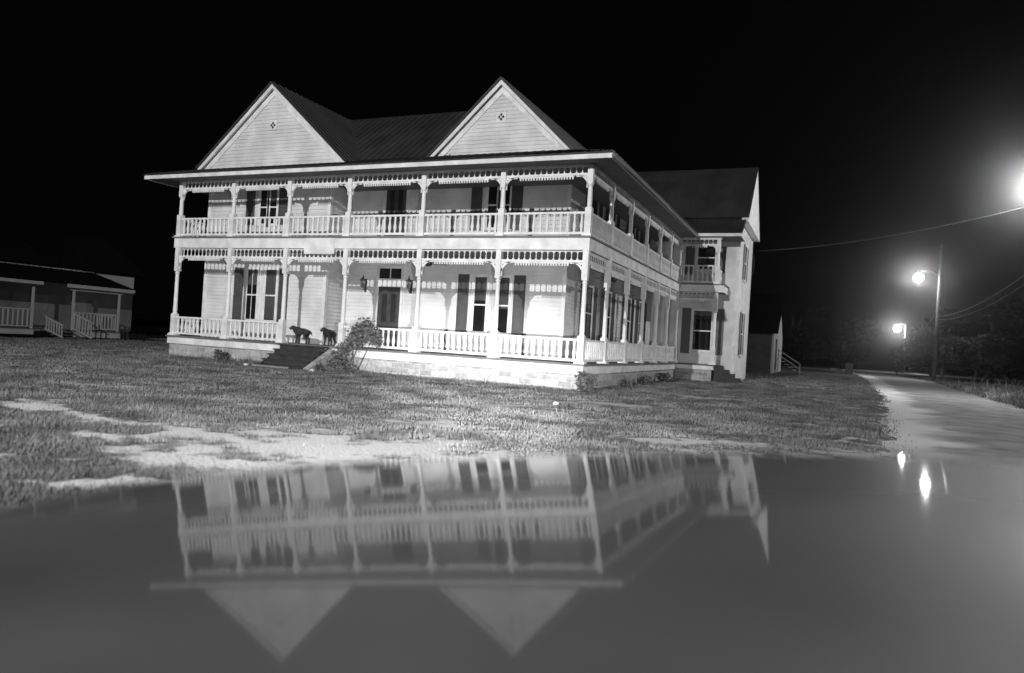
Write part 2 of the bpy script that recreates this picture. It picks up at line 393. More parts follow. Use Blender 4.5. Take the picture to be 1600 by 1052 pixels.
# corner boards
def trim(x0, x1, y0, y1, z0, z1, m='paint', name='corner_board'):
    mb = MB(); mb.box(x0, x1, y0, y1, z0, z1); return mb.build(name, M[m], HOUSE)
trim(SX - .10, SX + .03, W0 - .035, W0 + .10, 0, ZT); trim(-10.2, -10.07, BAY - .035, BAY + .1, 0, 6.4); trim(-15.915, -15.78, BAY - .035, BAY + .1, 0, 6.4)
trim(WX - .11, WX + .035, WY - .035, WY + .11, GZ, 6.7); trim(WX - .05, WX + .035, 20.66, 20.82, GZ, 6.7)

# decks, fascias, stone skirt, ceilings
mb = MB(); mb.box(-16.18, 0.18, -0.18, W0, -0.06, 0.0); mb.box(SX, 0.18, W0, 14.0, -0.06, 0.0); mb.box(SX, 1.82, 13.9, WY, -0.064, -0.002)
mb.build('porch_floor', M['deck'], HOUSE)
mb = MB(); mb.box(-16.13, -10.45, -0.13, -0.09, -0.30, -0.062); mb.box(-8.62, 0.13, -0.13, -0.09, -0.30, -0.062); mb.box(0.09, 0.13, -0.09, 13.86, -0.30, -0.062)
mb.box(0.132, 1.78, 13.86, 13.9, -0.24, -0.068); mb.box(1.74, 1.78, 13.9, WY, -0.24, -0.068); mb.build('floor_fascia', M['paint'], HOUSE)
mb = MB(); mb.box(-16.08, 0.07, -0.07, 0.3, GZ - .2, -0.062); mb.box(-.3, 0.07, 0.3, 13.95, GZ - .2, -0.062); mb.box(.075, 1.70, 13.93, 14.2, GZ - .2, -0.07); mb.box(1.5, 1.70, 14.2, WY, GZ - .2, -0.07)
mb.box(-16.08, -15.8, .3, BAY, GZ - .2, -0.07)
mb.build('stone_foundation', M['stone'], HOUSE)
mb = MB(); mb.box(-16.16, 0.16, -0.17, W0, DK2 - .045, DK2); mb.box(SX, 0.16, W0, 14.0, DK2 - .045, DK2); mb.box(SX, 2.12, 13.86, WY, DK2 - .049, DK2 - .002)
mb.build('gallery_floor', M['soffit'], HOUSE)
mb = MB(); mb.box(-16.10, 0.10, -0.11, -0.07, FRZ + .015, DK2 - .047); mb.box(0.06, 0.10, -0.07, 13.9, FRZ + .015, DK2 - .047); mb.box(0.102, 2.06, 13.90, 13.94, FRZ + .05, DK2 - .052); mb.box(2.02, 2.06, 13.94, WY, FRZ + .05, DK2 - .052)
mb.box(-16.10, -16.06, -0.07, BAY, FRZ + .015, DK2 - .047)
mb.build('gallery_fascia', M['paint'], HOUSE)
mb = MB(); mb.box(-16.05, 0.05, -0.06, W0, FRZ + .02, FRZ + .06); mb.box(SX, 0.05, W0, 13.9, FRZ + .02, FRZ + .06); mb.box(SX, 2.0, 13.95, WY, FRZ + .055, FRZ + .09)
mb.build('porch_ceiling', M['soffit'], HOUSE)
trim(-10.02, -8.76, -0.135, -0.112, 3.08, 3.62, 'paint', 'sign_board')
# eaves
EZ = 5.87
mb = MB(); mb.box(-17.2, 0.79, -0.67, -0.63, EZ - .13, EZ); mb.box(0.75, 0.79, -0.63, 13.7, EZ - .13, EZ - .002); mb.box(-17.2, -17.16, -.63, BAY, EZ - .13, EZ)
mb.box(0.80, 2.72, 13.72, 13.76, 5.82, 5.95); mb.build('eave_fascia', M['paint'], HOUSE)
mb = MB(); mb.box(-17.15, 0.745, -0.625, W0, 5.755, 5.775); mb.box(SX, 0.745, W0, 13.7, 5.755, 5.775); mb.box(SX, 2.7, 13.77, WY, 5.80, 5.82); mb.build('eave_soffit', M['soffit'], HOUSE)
mb = MB(); mb.box(-16.05, .06, -.06, .06, 5.70, 5.753); mb.box(-.06, .06, .06, 13.9, 5.70, 5.753); mb.box(.07, 1.85, 13.94, 14.06, 5.70, 5.797); mb.build('gallery_beam', M['paint'], HOUSE)
mb = MB(); mb.tube([(.83, -.70, EZ - .07), (.83, 6, EZ - .09), (.83, 13.6, EZ - .12)], .055, 8); mb.build('gutter', M['soffit'], HOUSE, smooth=True)

# posts (shared meshes)
mb = MB(); mb.box(-.15, .15, -.15, .15, 0, .05); mb.box(-.125, .125, -.125, .125, .05, .09); mb.box(-.095, .095, -.095, .095, .09, .80)
mb.lathe([(.085, .80), (.09, .83), (.062, .87), (.078, .92), (.072, 1.2), (.064, 2.2), (.06, 2.28), (.085, 2.32), (.06, 2.36), (.085, 2.40)], n=12)
mb.box(-.085, .085, -.085, .085, 2.40, FRZ + .018)
POST1 = mb.mesh('porch_post', M['paint'])
mb = MB(); mb.box(-.14, .14, -.14, .14, 0, .05); mb.box(-.095, .095, -.095, .095, .05, .82)
mb.lathe([(.085, .82), (.09, .85), (.062, .88), (.074, .93), (.066, 1.38), (.06, 1.44), (.085, 1.48), (.085, 1.52)], n=12)
mb.box(-.08, .08, -.08, .08, 1.52, 5.72 - DK2)
POST2 = mb.mesh('gallery_post', M['paint'])
posts = [(x, 0) for x in PX] + [(0, y) for y in PY[1:]] + [(1.73, 14.0)]
for x, y in posts:
    place(POST1, 'porch_post', HOUSE, (x, y, 0)); place(POST2, 'gallery_post', HOUSE, (x, y, DK2))

# railings, friezes, brackets per bay
BAL = [(.05, 0), (.05, .03), (.03, .045), (.05, .12), (.056, .2), (.035, .34), (.03, .42), (.045, .47), (.03, .50), (.05, .52), (.05, .55)]
mbb = MB(); mbb.lathe(BAL, n=8); BALM = mbb.mesh('baluster', M['paint'], True)
SPN = [(.036, 0), (.036, .03), (.014, .06), (.012, .10), (.024, .12), (.012, .14), (.014, .18), (.036, .21), (.036, .24)]
nbal = [0]
def railing(p, q, z, single, inset=.1, h=.71):
    p = Vector((*p, z)); q = Vector((*q, z)); L = (q - p).length; d = (q - p) / L; a = p + d * inset; b = q - d * inset; L2 = (b - a).length
    mb = MB(); mb.bar(a + Vector((0, 0, h - .03)), b + Vector((0, 0, h - .03)), .10, .06); mb.bar(a + Vector((0, 0, .09)), b + Vector((0, 0, .09)), .07, .07)
    r = mb.build('railing', M['paint'], HOUSE)
    n = max(2, round(L2 / .205)); s = (h - .185) / .55
    if single:
        for k in range(n):
            c = a + d * (L2 * (k + .5) / n)
            o = bpy.data.objects.new('baluster', BALM); COL.objects.link(o); o.parent = r
            o.location = (c.x, c.y, z + .125); o.scale = (1, 1, s); nbal[0] += 1
    else:
        mb = MB()
        for k in range(n):
            c = a + d * (L2 * (k + .5) / n); mb.lathe([(rr, hh * s) for rr, hh in BAL], (c.x, c.y, z + .125), 6)
        o = mb.build('balustrade', M['paint'], r, True); o['kind'] = 'stuff'
def frieze(p, q, ztop, s=1.0, tw=True):
    """spindle frieze hung between two posts; ztop is the underside of the beam above"""
    p = Vector((*p, 0)); q = Vector((*q, 0)); L = (q - p).length; d = (q - p) / L; a = p + d * .085; b = q - d * .085; L2 = (b - a).length
    Z = Vector((0, 0, 1)); mb = MB()
    mb.bar(a + Z * (ztop - .015), b + Z * (ztop - .015), .07, .03)
    zb = ztop - .24 * s - .03; mb.bar(a + Z * (zb - .035), b + Z * (zb - .035), .08, .065)
    n = max(3, round(L2 / .186))
    for k in range(1, n):
        c = a + d * (L2 * k / n); mb.lathe([(r, h * s) for r, h in SPN], (c.x, c.y, zb - .003), 6)
    if L2 > 1.3 and tw:
        t0, t1 = .42, L2 - .42; z0 = zb - .068
        mb.bar(a + d * t0 + Z * (z0 - .02), a + d * t1 + Z * (z0 - .02), .05, .04)
        n = int((t1 - t0) / .085)
        for k in range(n):
            c = a + d * (t0 + (t1 - t0) * (k + .5) / n); mb.bar(c + Z * (z0 - .04), c + Z * (z0 - .105), .045, .045, (d.x, d.y, 0))
    mb.build('spindle_frieze', M['paint'], HOUSE)
    return zb - .07
def bracket_mesh(wd, ht):
    mb = MB(); N = 9; th = .022
    out = [(wd * (1 - math.sin(t)), -ht * (1 - math.cos(t))) for t in [math.pi / 2 * k / N for k in range(N + 1)]]   # concave arc
    inn = [(x * .66, z * .66) for x, z in out]
    def strip(A, B):
        vs = [(x, -th, z) for x, z in A] + [(x, -th, z) for x, z in B] + [(x, th, z) for x, z in A] + [(x, th, z) for x, z in B]; n = len(A); fs = []
        for i in range(n - 1):
            fs += [(i, i + 1, n + i + 1, n + i), (2 * n + i, 3 * n + i, 3 * n + i + 1, 2 * n + i + 1), (i, 2 * n + i, 2 * n + i + 1, i + 1), (n + i, n + i + 1, 3 * n + i + 1, 3 * n + i)]
        mb.add(vs, fs)
    strip(out, inn)
    mb.bar((0, 0, -.018), (wd, 0, -.018), .044, .036); mb.bar((.018, 0, -.03), (.018, 0, -ht), .044, .036, (1, 0, 0))
    m_ = inn[N // 2]; mb.bar((.02, 0, -.02), (m_[0], 0, m_[1]), .04, .05, (0, 1, 0))
    return mb.mesh('corner_bracket', M['paint'])
BRK = bracket_mesh(.40, .44); BRK2 = bracket_mesh(.36, .36)
def brackets(p, q, z, me_):
    d = Vector((q[0] - p[0], q[1] - p[1], 0)).normalized(); rz = math.atan2(d.y, d.x)
    place(me_, 'corner_bracket', HOUSE, (p[0] + d.x * .08, p[1] + d.y * .08, z), rz); place(me_, 'corner_bracket', HOUSE, (q[0] - d.x * .08, q[1] - d.y * .08, z), rz + math.pi)
bays = [((PX[i], 0), (PX[i + 1], 0)) for i in range(6)]
for i, (p, q) in enumerate(bays):
    z = frieze(p, q, FRZ); brackets(p, q, z, BRK)
    z = frieze(p, q, 5.72, .78); brackets(p, q, z, BRK2)
    if i == 3: pass
    else: railing(p, q, 0, True)
    railing(p, q, DK2, i < 3)
for i in range(6):
    p, q = (0, PY[i]), (0, PY[i + 1])
    frieze(p, q, FRZ); z = frieze(p, q, 5.72, .78); brackets(p, q, z, BRK2)
    railing(p, q, 0, False); railing(p, q, DK2, False)
p, q = (0, 14.0), (1.73, 14.0)
z = frieze(p, q, FRZ + .03); brackets(p, q, z, BRK); z = frieze(p, q, 5.72, .78); brackets(p, q, z, BRK2)
railing(p, q, DK2, False, h=.86); railing((1.73, 14.0), (1.73, WY), DK2, False)
railing((PX[6], 0), (PX[6], BAY), 0, False); railing((PX[6], 0), (PX[6], BAY), DK2, False)
mb = MB(); mb.box(.1, 1.65, 14.05, 14.12, DK2 + .02, DK2 + .42); mb.build('rail_panel', M['cottage'], HOUSE)

# windows: frame + sash bars, glass pane, blind and dark room behind, all on a wall line
def window(p, d, n, wd, z0, z1, blind=0.0, parent=HOUSE, muntin=False, mframe='paint'):
    """p: left bottom on the wall plane (x,y), d: along, n: outward"""
    p = Vector((*p, 0)); d = Vector((*d, 0)); n = Vector((*n, 0)); Z = Vector((0, 0, 1))
    def slab(mb, s0, s1, h0, h1, o0, o1):
        v = [p + d * s + n * o + Z * h for o in (o0, o1) for s, h in ((s0, h0), (s1, h0), (s1, h1), (s0, h1))]
        mb.add(v, [(0, 1, 2, 3), (7, 6, 5, 4), (0, 4, 5, 1), (1, 5, 6, 2), (2, 6, 7, 3), (3, 7, 4, 0)])
    mb = MB(); f = .09
    slab(mb, -f, 0, z0 - .02, z1 + .1, .0, .055); slab(mb, wd, wd + f, z0 - .02, z1 + .1, .0, .055); slab(mb, 0, wd, z1, z1 + .1, .0, .053)
    slab(mb, -f - .03, wd + f + .03, z0 - .07, z0 - .021, 0, .09)
    zm = (z0 + z1) / 2 - .02
    slab(mb, 0, wd, zm, zm + .05, .022, .046); slab(mb, 0, .03, z0, z1, .022, .044); slab(mb, wd - .03, wd, z0, z1, .022, .044); slab(mb, .03, wd - .03, z0 - .02, z0 + .05, .022, .043)
    if muntin: slab(mb, wd / 2 - .012, wd / 2 + .012, z0 + .05, z1, .024, .041)
    fr = mb.build('window', M[mframe], parent)
    def sub(name, m, *a):
        mb = MB(); slab(mb, *a); o = mb.build(name, M[m], fr); o.matrix_parent_inverse = Matrix.Identity(4); return o
    sub('pane', 'glass', .03, wd - .03, z0 + .03, z1, .036, .038)
    sub('room', 'room', 0, wd, z0, z1, .0283, .0293)
    if blind: sub('blind', 'blind', .035, wd - .035, z1 - (z1 - z0) * blind, z1 - .01, .0305, .033)
    return fr
def shutter(p, d, n, wd, z0, z1, parent=HOUSE, m='shutter'):
    p = Vector((*p, 0)); d = Vector((*d, 0)); n = Vector((*n, 0)); Z = Vector((0, 0, 1)); mb = MB()
    def slab(s0, s1, h0, h1, o0, o1):
        v = [p + d * s + n * o + Z * h for o in (o0, o1) for s, h in ((s0, h0), (s1, h0), (s1, h1), (s0, h1))]
        mb.add(v, [(0, 1, 2, 3), (7, 6, 5, 4), (0, 4, 5, 1), (1, 5, 6, 2), (2, 6, 7, 3), (3, 7, 4, 0)])
    slab(0, .05, z0, z1, .02, .06); slab(wd - .05, wd, z0, z1, .02, .06)
    for h in (z0, (z0 + z1) / 2 - .04, z1 - .08): slab(.05, wd - .05, h, h + .08, .02, .058)
    slab(.05, wd - .05, z0 + .08, z1 - .08, .021, .034); h = z0 + .09
    while h < z1 - .1:
        slab(.05, wd - .05, h, h + .03, .036, .044); h += .05
    mb.build('shutter', M[m], parent)
FX, FN = (1, 0), (0, -1)
# bay, first floor then upper floor
for z0, z1, bl in ((.72, 2.64, (.30, .95)), (4.32, 5.62, (.0, .35))):
    up = z0 > 2
    xs = (-13.72, -12.84) if not up else (-13.32, -12.86)
    wds = (.52, .54) if not up else (.36, .36)
    for x_, w_, b_ in zip(xs, wds, bl): window((x_, BAY), FX, FN, w_, z0, z1, b_, muntin=not up and x_ < -13)
    if not up: shutter((-14.34, BAY), FX, FN, .42, z0, z1 + .06); shutter((-12.18, BAY), FX, FN, .42, z0, z1 + .06)
    else: shutter((-13.98, BAY), FX, FN, .40, z0, z1 + .06); shutter((-12.42, BAY), FX, FN, .40, z0, z1 + .06)
# main wall
window((-4.77, W0), FX, FN, .50, .75, 2.66, .42); window((-3.98, W0), FX, FN, .56, .75, 2.66, .55)
shutter((-5.40, W0), FX, FN, .42, .75, 2.75); shutter((-3.28, W0), FX, FN, .42, .75, 2.75)
window((-4.46, W0), FX, FN, .38, 4.32, 5.93, .0); window((-3.96, W0), FX, FN, .36, 4.32, 5.93, .0)
shutter((-5.08, W0), FX, FN, .41, 4.28, 5.99); shutter((-3.56, W0), FX, FN, .41, 4.28, 5.99)
# doors
def door(x0, x1, z0, z1, transom):
    mb = MB(); y = W0
    mb.box(x0 - .11, x0, y - .06, y, z0, z1 + .1); mb.box(x1, x1 + .11, y - .06, y, z0, z1 + .1); mb.box(x0, x1, y - .058, y, z1, z1 + .1)
    if transom: mb.box(x0 - .11, x0, y - .06, y, z1 + .1, 2.98); mb.box(x1, x1 + .11, y - .06, y, z1 + .1, 2.98); mb.box(x0, x1, y - .058, y, 2.9, 2.98); mb.box((x0 + x1) / 2 - .02, (x0 + x1) / 2 + .02, y - .05, y, z1 + .3, 2.9); mb.box(x0, x1, y - .056, y, z1 + .1, z1 + .3)
    mb.build('door_frame', M['paint'], HOUSE)
    if transom:
        mb = MB(); mb.box(x0, x1, y - .028, y - .022, z1 + .3, 2.9); mb.build('transom_pane', M['room'], HOUSE)
    mb = MB(); wd = x1 - x0; F = lambda a, b, c, e, o=.045: mb.box(x0 + a, x0 + b, y - o, y - .02, z0 + c, z0 + e)
    H = z1 - z0
    F(.01, wd - .01, 0, H, .030); F(.01, .13, 0, H, .045); F(wd - .13, wd - .01, 0, H, .045)
    for c, e in ((0, .22), (.72, .84), (H - .16, H)): F(.13, wd - .13, c, e, .043)
    F(wd / 2 - .05, wd / 2 + .05, .84, H - .16, .041)
    D = mb.build('door', M['door'], HOUSE)
    mb = MB(); mb.lathe([(.012, 0), (.012, .04), (.03, .05), (.034, .075), (.02, .095)], (x1 - .09, y - .045, z0 + 1.0), 8, (0, -1, 0)); o = mb.build('handle', M['brass'], D, True)
    for a in (.17, wd / 2 + .09):
        mb = MB(); mb.box(x0 + a, x0 + a + wd / 2 - .26, y - .037, y - .031, z0 + .95, z0 + H - .25); mb.build('door_pane', M['room'], D)
door(-8.66, -7.72, 0, 2.23, True); door(-8.56, -7.70, DK2, 6.02, False)
# side wall windows and shutters
SD, SN = (0, 1), (1, 0)
for z0, z1 in ((.75, 2.62), (4.3, 5.9)):
    for y0 in (4.62, 7.05, 10.2, 12.6):
        window((SX, y0), SD, SN, .80, z0, z1, .4 if z0 < 2 else 0)
        shutter((SX, y0 - .56), SD, SN, .44, z0, z1 + .06); shutter((SX, y0 + .92), SD, SN, .44, z0, z1 + .06)
# wing windows
window((.55, WY), FX, FN, .88, .60, 2.50, .12); shutter((.02, WY), FX, FN, .42, .45, 2.62); shutter((1.56, WY), FX, FN, .42, .45, 2.62)
window((.58, WY), FX, FN, .85, 4.45, 5.60, 0); shutter((.02, WY), FX, FN, .42, DK2 + .02, 5.6); shutter((1.58, WY), FX, FN, .30, 4.3, 5.55)
for z0, z1 in ((.5, 2.6), (4.2, 5.9)):
    window((WX, 17.3), SD, SN, .8, z0, z1, 0); shutter((WX, 16.7), SD, SN, .42, z0, z1, m='blind'); shutter((WX, 18.25), SD, SN, .42, z0, z1, m='blind')

# roofs: ribbed sheet on convex planar polygons
def roof_sheet(poly, m='roof', name='roof', rib=.31, th=.05, parent=HOUSE):
    poly = [Vector(p) for p in poly]; nrm = (poly[1] - poly[0]).cross(poly[2] - poly[0]).normalized()
    if nrm.z < 0: poly.reverse(); nrm = -nrm
    mb = MB(); mb.prism([p - nrm * th for p in poly], nrm * th)
    hz = Vector((-nrm.y, nrm.x, 0)).normalized(); up = nrm.cross(hz).normalized()
    up = up if up.z > 0 else -up
    ss = [p.dot(hz) for p in poly]; s = min(ss) + rib * .5
    while s < max(ss):
        ts = []
        for i in range(len(poly)):
            a, b = poly[i], poly[(i + 1) % len(poly)]; sa, sb = a.dot(hz), b.dot(hz)
            if (sa - s) * (sb - s) < 0: ts.append(a + (b - a) * ((s - sa) / (sb - sa)))
        if len(ts) == 2 and (ts[0] - ts[1]).length > .1:
            mb.bar(ts[0] + nrm * .012, ts[1] + nrm * .012, .035, .03, nrm)
        s += rib
    return mb.build(name, M[m], parent)
RZ = 6.91
roof_sheet([(-17.2, -.67, EZ + .055), (.81, -.67, EZ + .055), (SX, W0, RZ), (-16.2, W0, RZ)], name='porch_roof')
roof_sheet([(.81, -.67, EZ + .055), (.81, 14.3, EZ + .055), (SX, 14.3, RZ), (SX, W0, RZ)], name='porch_roof')
gl, gr = (-12.93, 9.62), (-4.13, 9.45)
roof_sheet([(-16.45, .95, 6.54), (-12.93, .95, 9.62), (-12.93, 9, 9.66), (-16.45, 9, 6.58)])
roof_sheet([(-9.41, .95, 6.54), (-9.41, 9, 6.58), (-12.93, 9, 9.66), (-12.93, .95, 9.62)])
roof_sheet([(-6.95, 2.2, 6.75), (-4.13, 2.2, 9.45), (-4.13, 12.2, 9.50), (-6.95, 12.2, 6.80)])
roof_sheet([(-1.31, 2.2, 6.75), (-1.31, 12.2, 6.80), (-4.13, 12.2, 9.50), (-4.13, 2.2, 9.45)])
roof_sheet([(-16, 2.2, 6.72), (-6.2, 2.2, 6.72), (-6.2, 6.15, 9.74), (-16, 6.15, 9.74)]); roof_sheet([(-16, 6.15, 9.74), (-6.2, 6.15, 9.74), (-6.2, 10.2, 6.72), (-16, 10.2, 6.72)])
roof_sheet([(-6.2, 2.2, 6.72), (-4.6, 4.9, 8.784), (-6.2, 6.15, 9.74)])
roof_sheet([(-6, 15.05, 6.93), (2.86, 15.05, 6.93), (2.86, 18, 9.92), (-6, 18, 9.92)]); roof_sheet([(-6, 18, 9.92), (2.86, 18, 9.92), (2.86, 21.2, 6.72), (-6, 21.2, 6.72)])
roof_sheet([(.81, 13.72, 5.98), (2.74, 13.72, 5.98), (2.74, 15.2, 6.87), (-.5, 15.2, 6.87)], name='porch_roof', rib=.22)

# gable fronts
def gable(cx, y, zb, hw, zt, vent):
    sl = (zt - zb) / hw
    def clip(z):
        h = max(0.0, (zt - .12 - z) / sl); return ((hw - h) / (2 * hw), (hw + h) / (2 * hw))
    mb = MB(); siding(mb, (cx - hw, y), (cx + hw, y), zb - .3, zt - .14, clip=clip); g_ = mb.build('gable_wall', M['siding'], HOUSE)
    ov = .20
    for s in (-1, 1):
        e = Vector((cx + s * (hw + .02), y - ov - .01, zb - .02)); a = Vector((cx, y - ov - .01, zt)); dd = (a - e).normalized(); nn = Vector((-dd.z * 1, 0, dd.x)) * 1
        nn = Vector((dd.z, 0, -dd.x)) if (Vector((dd.z, 0, -dd.x)).z < 0) else Vector((-dd.z, 0, dd.x))
        a2 = Vector((cx, y - ov - .01, zt - .16 / abs(dd.x)))
        mb = MB(); mb.prism([e, a, a2, e + nn * .16], (0, .035, 0)); mb.build('barge_board', M['paint'], HOUSE, fix=True)
        mb = MB(); e3 = e + nn * .07; a3 = Vector((cx, 0, zt - .07 / abs(dd.x)))
        mb.prism([Vector((e3.x, y - ov + .026, e3.z)), Vector((cx, y - ov + .026, a3.z)), Vector((cx, y - ov + .026, a3.z - .05)), Vector((e3.x, y - ov + .026, e3.z - .05))], (0, ov, 0)); mb.build('rake_soffit', M['paint'], HOUSE, fix=True)
        a4 = Vector((cx, y - .05, zt - .15 / abs(dd.x))); e4 = Vector((e.x, y - .05, e.z)) + nn * .15
        mb = MB(); mb.prism([e4, a4, a4 - Vector((0, 0, .19 / abs(dd.x))), e4 + nn * .19], (0, .03, 0)); mb.build('frieze_board', M['paint'], HOUSE, fix=True)
    zv = vent; mb = MB(); s = .18
    mb.box(cx - s, cx + s, y - .045, y - .02, zv - s, zv + s); vo = mb.build('vent_panel', M['paint'], HOUSE)
    for k in range(4):
        t = math.pi / 2 * k
        mb = MB(); mb.lathe([(.045, 0), (.045, .006)], (cx + .075 * math.cos(t), y - .046, zv + .075 * math.sin(t)), 10, (0, -1, 0)); mb.build('vent_hole', M['room'], vo)
gable(-12.93, BAY, 6.55, 3.5, 9.60, 8.05); gable(-4.13, W0, 6.76, 2.80, 9.43, 8.15)
# boxed pediment on the wing end
mb = MB(); mb.prism([(WX + .04, 15.06, 6.86), (WX + .04, 15.06, 6.70), (WX + .04, 21.15, 6.66), (WX + .04, 18, 9.84)], (.30, 0, 0)); mb.build('pediment', M['paint'], HOUSE, fix=True)
mb = MB(); mb.prism([(-9.41, .96, 6.42), (-9.05, .96, 6.30), (-9.05, .96, 6.22), (-9.9, .96, 6.42)], (0, .3, 0)); mb.build('cornice_return', M['paint'], HOUSE, fix=True)
# front steps
mb = MB()
for k in range(5):
    y1 = -.14 - .25 * k; z1 = -.03 - .165 * k
    mb.box(-10.62, -8.70, y1 - .28, y1, z1 - .045, z1); mb.box(-10.58, -8.74, y1 - .245, y1 - .21, z1 - .165, z1 - .046)
for x_ in (-10.60, -8.76): mb.prism([(x_, -.14, -.08), (x_, -1.42, GZ + .02), (x_, -1.40, GZ - .05), (x_, -.14, GZ - .05)], (.04, 0, 0))
mb.build('front_steps', M['steps'], HOUSE, fix=True)
mb = MB(); mb.prism([(-8.66, -.06, -.10), (-8.66, -.22, -.10), (-8.66, -1.46, GZ + .06), (-8.66, -1.46, GZ - .1), (-8.66, -.06, GZ - .1)], (.20, 0, 0)); mb.build('step_cheek', M['stone'], HOUSE, fix=True)
mb = MB(); mb.box(-10.68, -9.2, -1.53, -1.49, GZ - .05, GZ + .06); mb.build('edging_board', M['blind'], HOUSE)
mb = MB()
for k in range(4): mb.box(1.80 + .27 * k, 2.08 + .27 * k, 14.15, 15.24, GZ, -.02 - .18 * k)
mb.build('side_steps', M['steps'], HOUSE)
# wall lanterns and ceiling fans
def lantern(x):
    mb = MB(); mb.box(x - .05, x + .05, W0 - .04, W0 - .02, 2.02, 2.5); mb.tube([(x, W0 - .04, 2.12), (x, W0 - .16, 2.08), (x, W0 - .2, 2.2)], .012, 5)
    o = mb.build('wall_lantern', M['brass'], HOUSE)
    mb = MB(); mb.lathe([(.03, 2.16), (.075, 2.2), (.10, 2.42)], (x, W0 - .2, 0), 6); mb.build('lantern_glass', M['blind'], o)
    mb = MB(); mb.lathe([(.12, 2.42), (.06, 2.50), (.015, 2.56), (.02, 2.60), (.004, 2.63)], (x, W0 - .2, 0), 6); mb.build('lantern_cap', M['brass'], o)
lantern(-9.25); lantern(-7.30)
def fan(x, y):
    mb = MB(); mb.lathe([(.02, 3.0), (.02, 3.27)], (x, y, 0), 6); mb.lathe([(.05, 2.86), (.12, 2.9), (.12, 3.0), (.05, 3.03)], (x, y, 0), 12)
    f = mb.build('ceiling_fan', M['iron'], HOUSE)
    for k in range(4):
        t = k * math.pi / 2 + .5; d_ = Vector((math.cos(t), math.sin(t), 0)); c = Vector((x, y, 2.95))
        mb = MB(); mb.bar(c + d_ * .12, c + d_ * .62, .14, .012); mb.build('fan_blade', M['soffit'], f)
fan(-5.9, 1.2); fan(-.65, 5.3)

# ------------------------------------------------------------------ dogs on the porch
def dog(loc, rz, label, head_turn):
    root = thing('dog', label, 'dog', loc, 'dogs at the top of the steps', own=True, rz=rz); root.scale = (.88, .88, .88)
    J = {}; V = []; E_ = []; Rr = []
    def j(n, p, r, frm=None):
        J[n] = len(V); V.append(p); Rr.append(r)
        if frm: E_.append((J[frm], J[n]))
    c, s = math.cos(head_turn), math.sin(head_turn)
    j('pel', (-.24, 0, .50), (.10, .095)); j('loin', (-.08, 0, .50), (.09, .095), 'pel'); j('rib', (.10, 0, .47), (.12, .14), 'loin'); j('chest', (.24, 0, .48), (.11, .13), 'rib')
    j('neck', (.36, 0, .565), (.075, .085), 'chest'); hx, hz = .44, .625
    j('skull', (hx, 0, hz), (.088, .085), 'neck'); j('brow', (hx + .06 * c, .06 * s, hz - .01), (.072, .068), 'skull'); j('muz', (hx + .13 * c, .13 * s, hz - .05), (.046, .044), 'brow'); j('nose', (hx + .17 * c, .17 * s, hz - .055), (.034, .030), 'muz')
    for sd in (-1, 1):
        k = str(sd)
        j('sh' + k, (.21, .075 * sd, .40), (.06, .065), 'chest'); j('el' + k, (.18, .085 * sd, .30), (.042, .045), 'sh' + k); j('wr' + k, (.20, .085 * sd, .13), (.027, .027), 'el' + k); j('pa' + k, (.21, .085 * sd, .03), (.03, .028), 'wr' + k); j('to' + k, (.25, .085 * sd, .022), (.024, .02), 'pa' + k)
        j('hip' + k, (-.25, .075 * sd, .42), (.075, .08), 'pel'); j('kn' + k, (-.17, .085 * sd, .30), (.05, .055), 'hip' + k); j('ho' + k, (-.31, .085 * sd, .18), (.026, .028), 'kn' + k); j('hp' + k, (-.28, .085 * sd, .03), (.028, .026), 'ho' + k); j('ht' + k, (-.24, .085 * sd, .02), (.023, .019), 'hp' + k)
    j('t1', (-.35, 0, .53), (.03, .03), 'pel'); j('t2', (-.45, 0, .44), (.022, .022), 't1'); j('t3', (-.50, 0, .33), (.012, .012), 't2')
    me = bpy.data.meshes.new('dog_body'); me.from_pydata(V, E_, []); me.materials.append(M['coat'])
    o = bpy.data.objects.new('body', me); COL.objects.link(o); o.parent = root
    md = o.modifiers.new('skin', 'SKIN'); md.use_smooth_shade = True
    for i, sv in enumerate(me.skin_vertices[0].data): sv.radius = (Rr[i][0] * 1.2, Rr[i][1] * 1.2); sv.use_root = (i == 0)
    o.modifiers.new('sub', 'SUBSURF').levels = 2; o.modifiers['sub'].render_levels = 2
    dg = bpy.context.evaluated_depsgraph_get(); m2 = bpy.data.meshes.new_from_object(o.evaluated_get(dg)); o.modifiers.clear(); o.data = m2
    for sd in (-1, 1):
        mb = MB(); b0 = Vector((hx - .01, 0, hz + .055)); lat = Vector((-s, c, 0)) * sd
        p = b0 + lat * .055; mb.prism([p, p + Vector((c * .05, s * .05, .0)), p + lat * .035 + Vector((c * .03, s * .03, -.10)), p + lat * .03 + Vector((-c * .02, -s * .02, -.07))], lat * .012); mb.build('ear', M['coat'], root, fix=True)
    return root
dog((-10.25, .32, 0), math.pi, 'dark dog standing side on at the top of the steps next to the porch post', .25)
dog((-9.0, .22, 0), -1.42, 'dark dog standing turned toward the camera near the climbing bush', -.55)

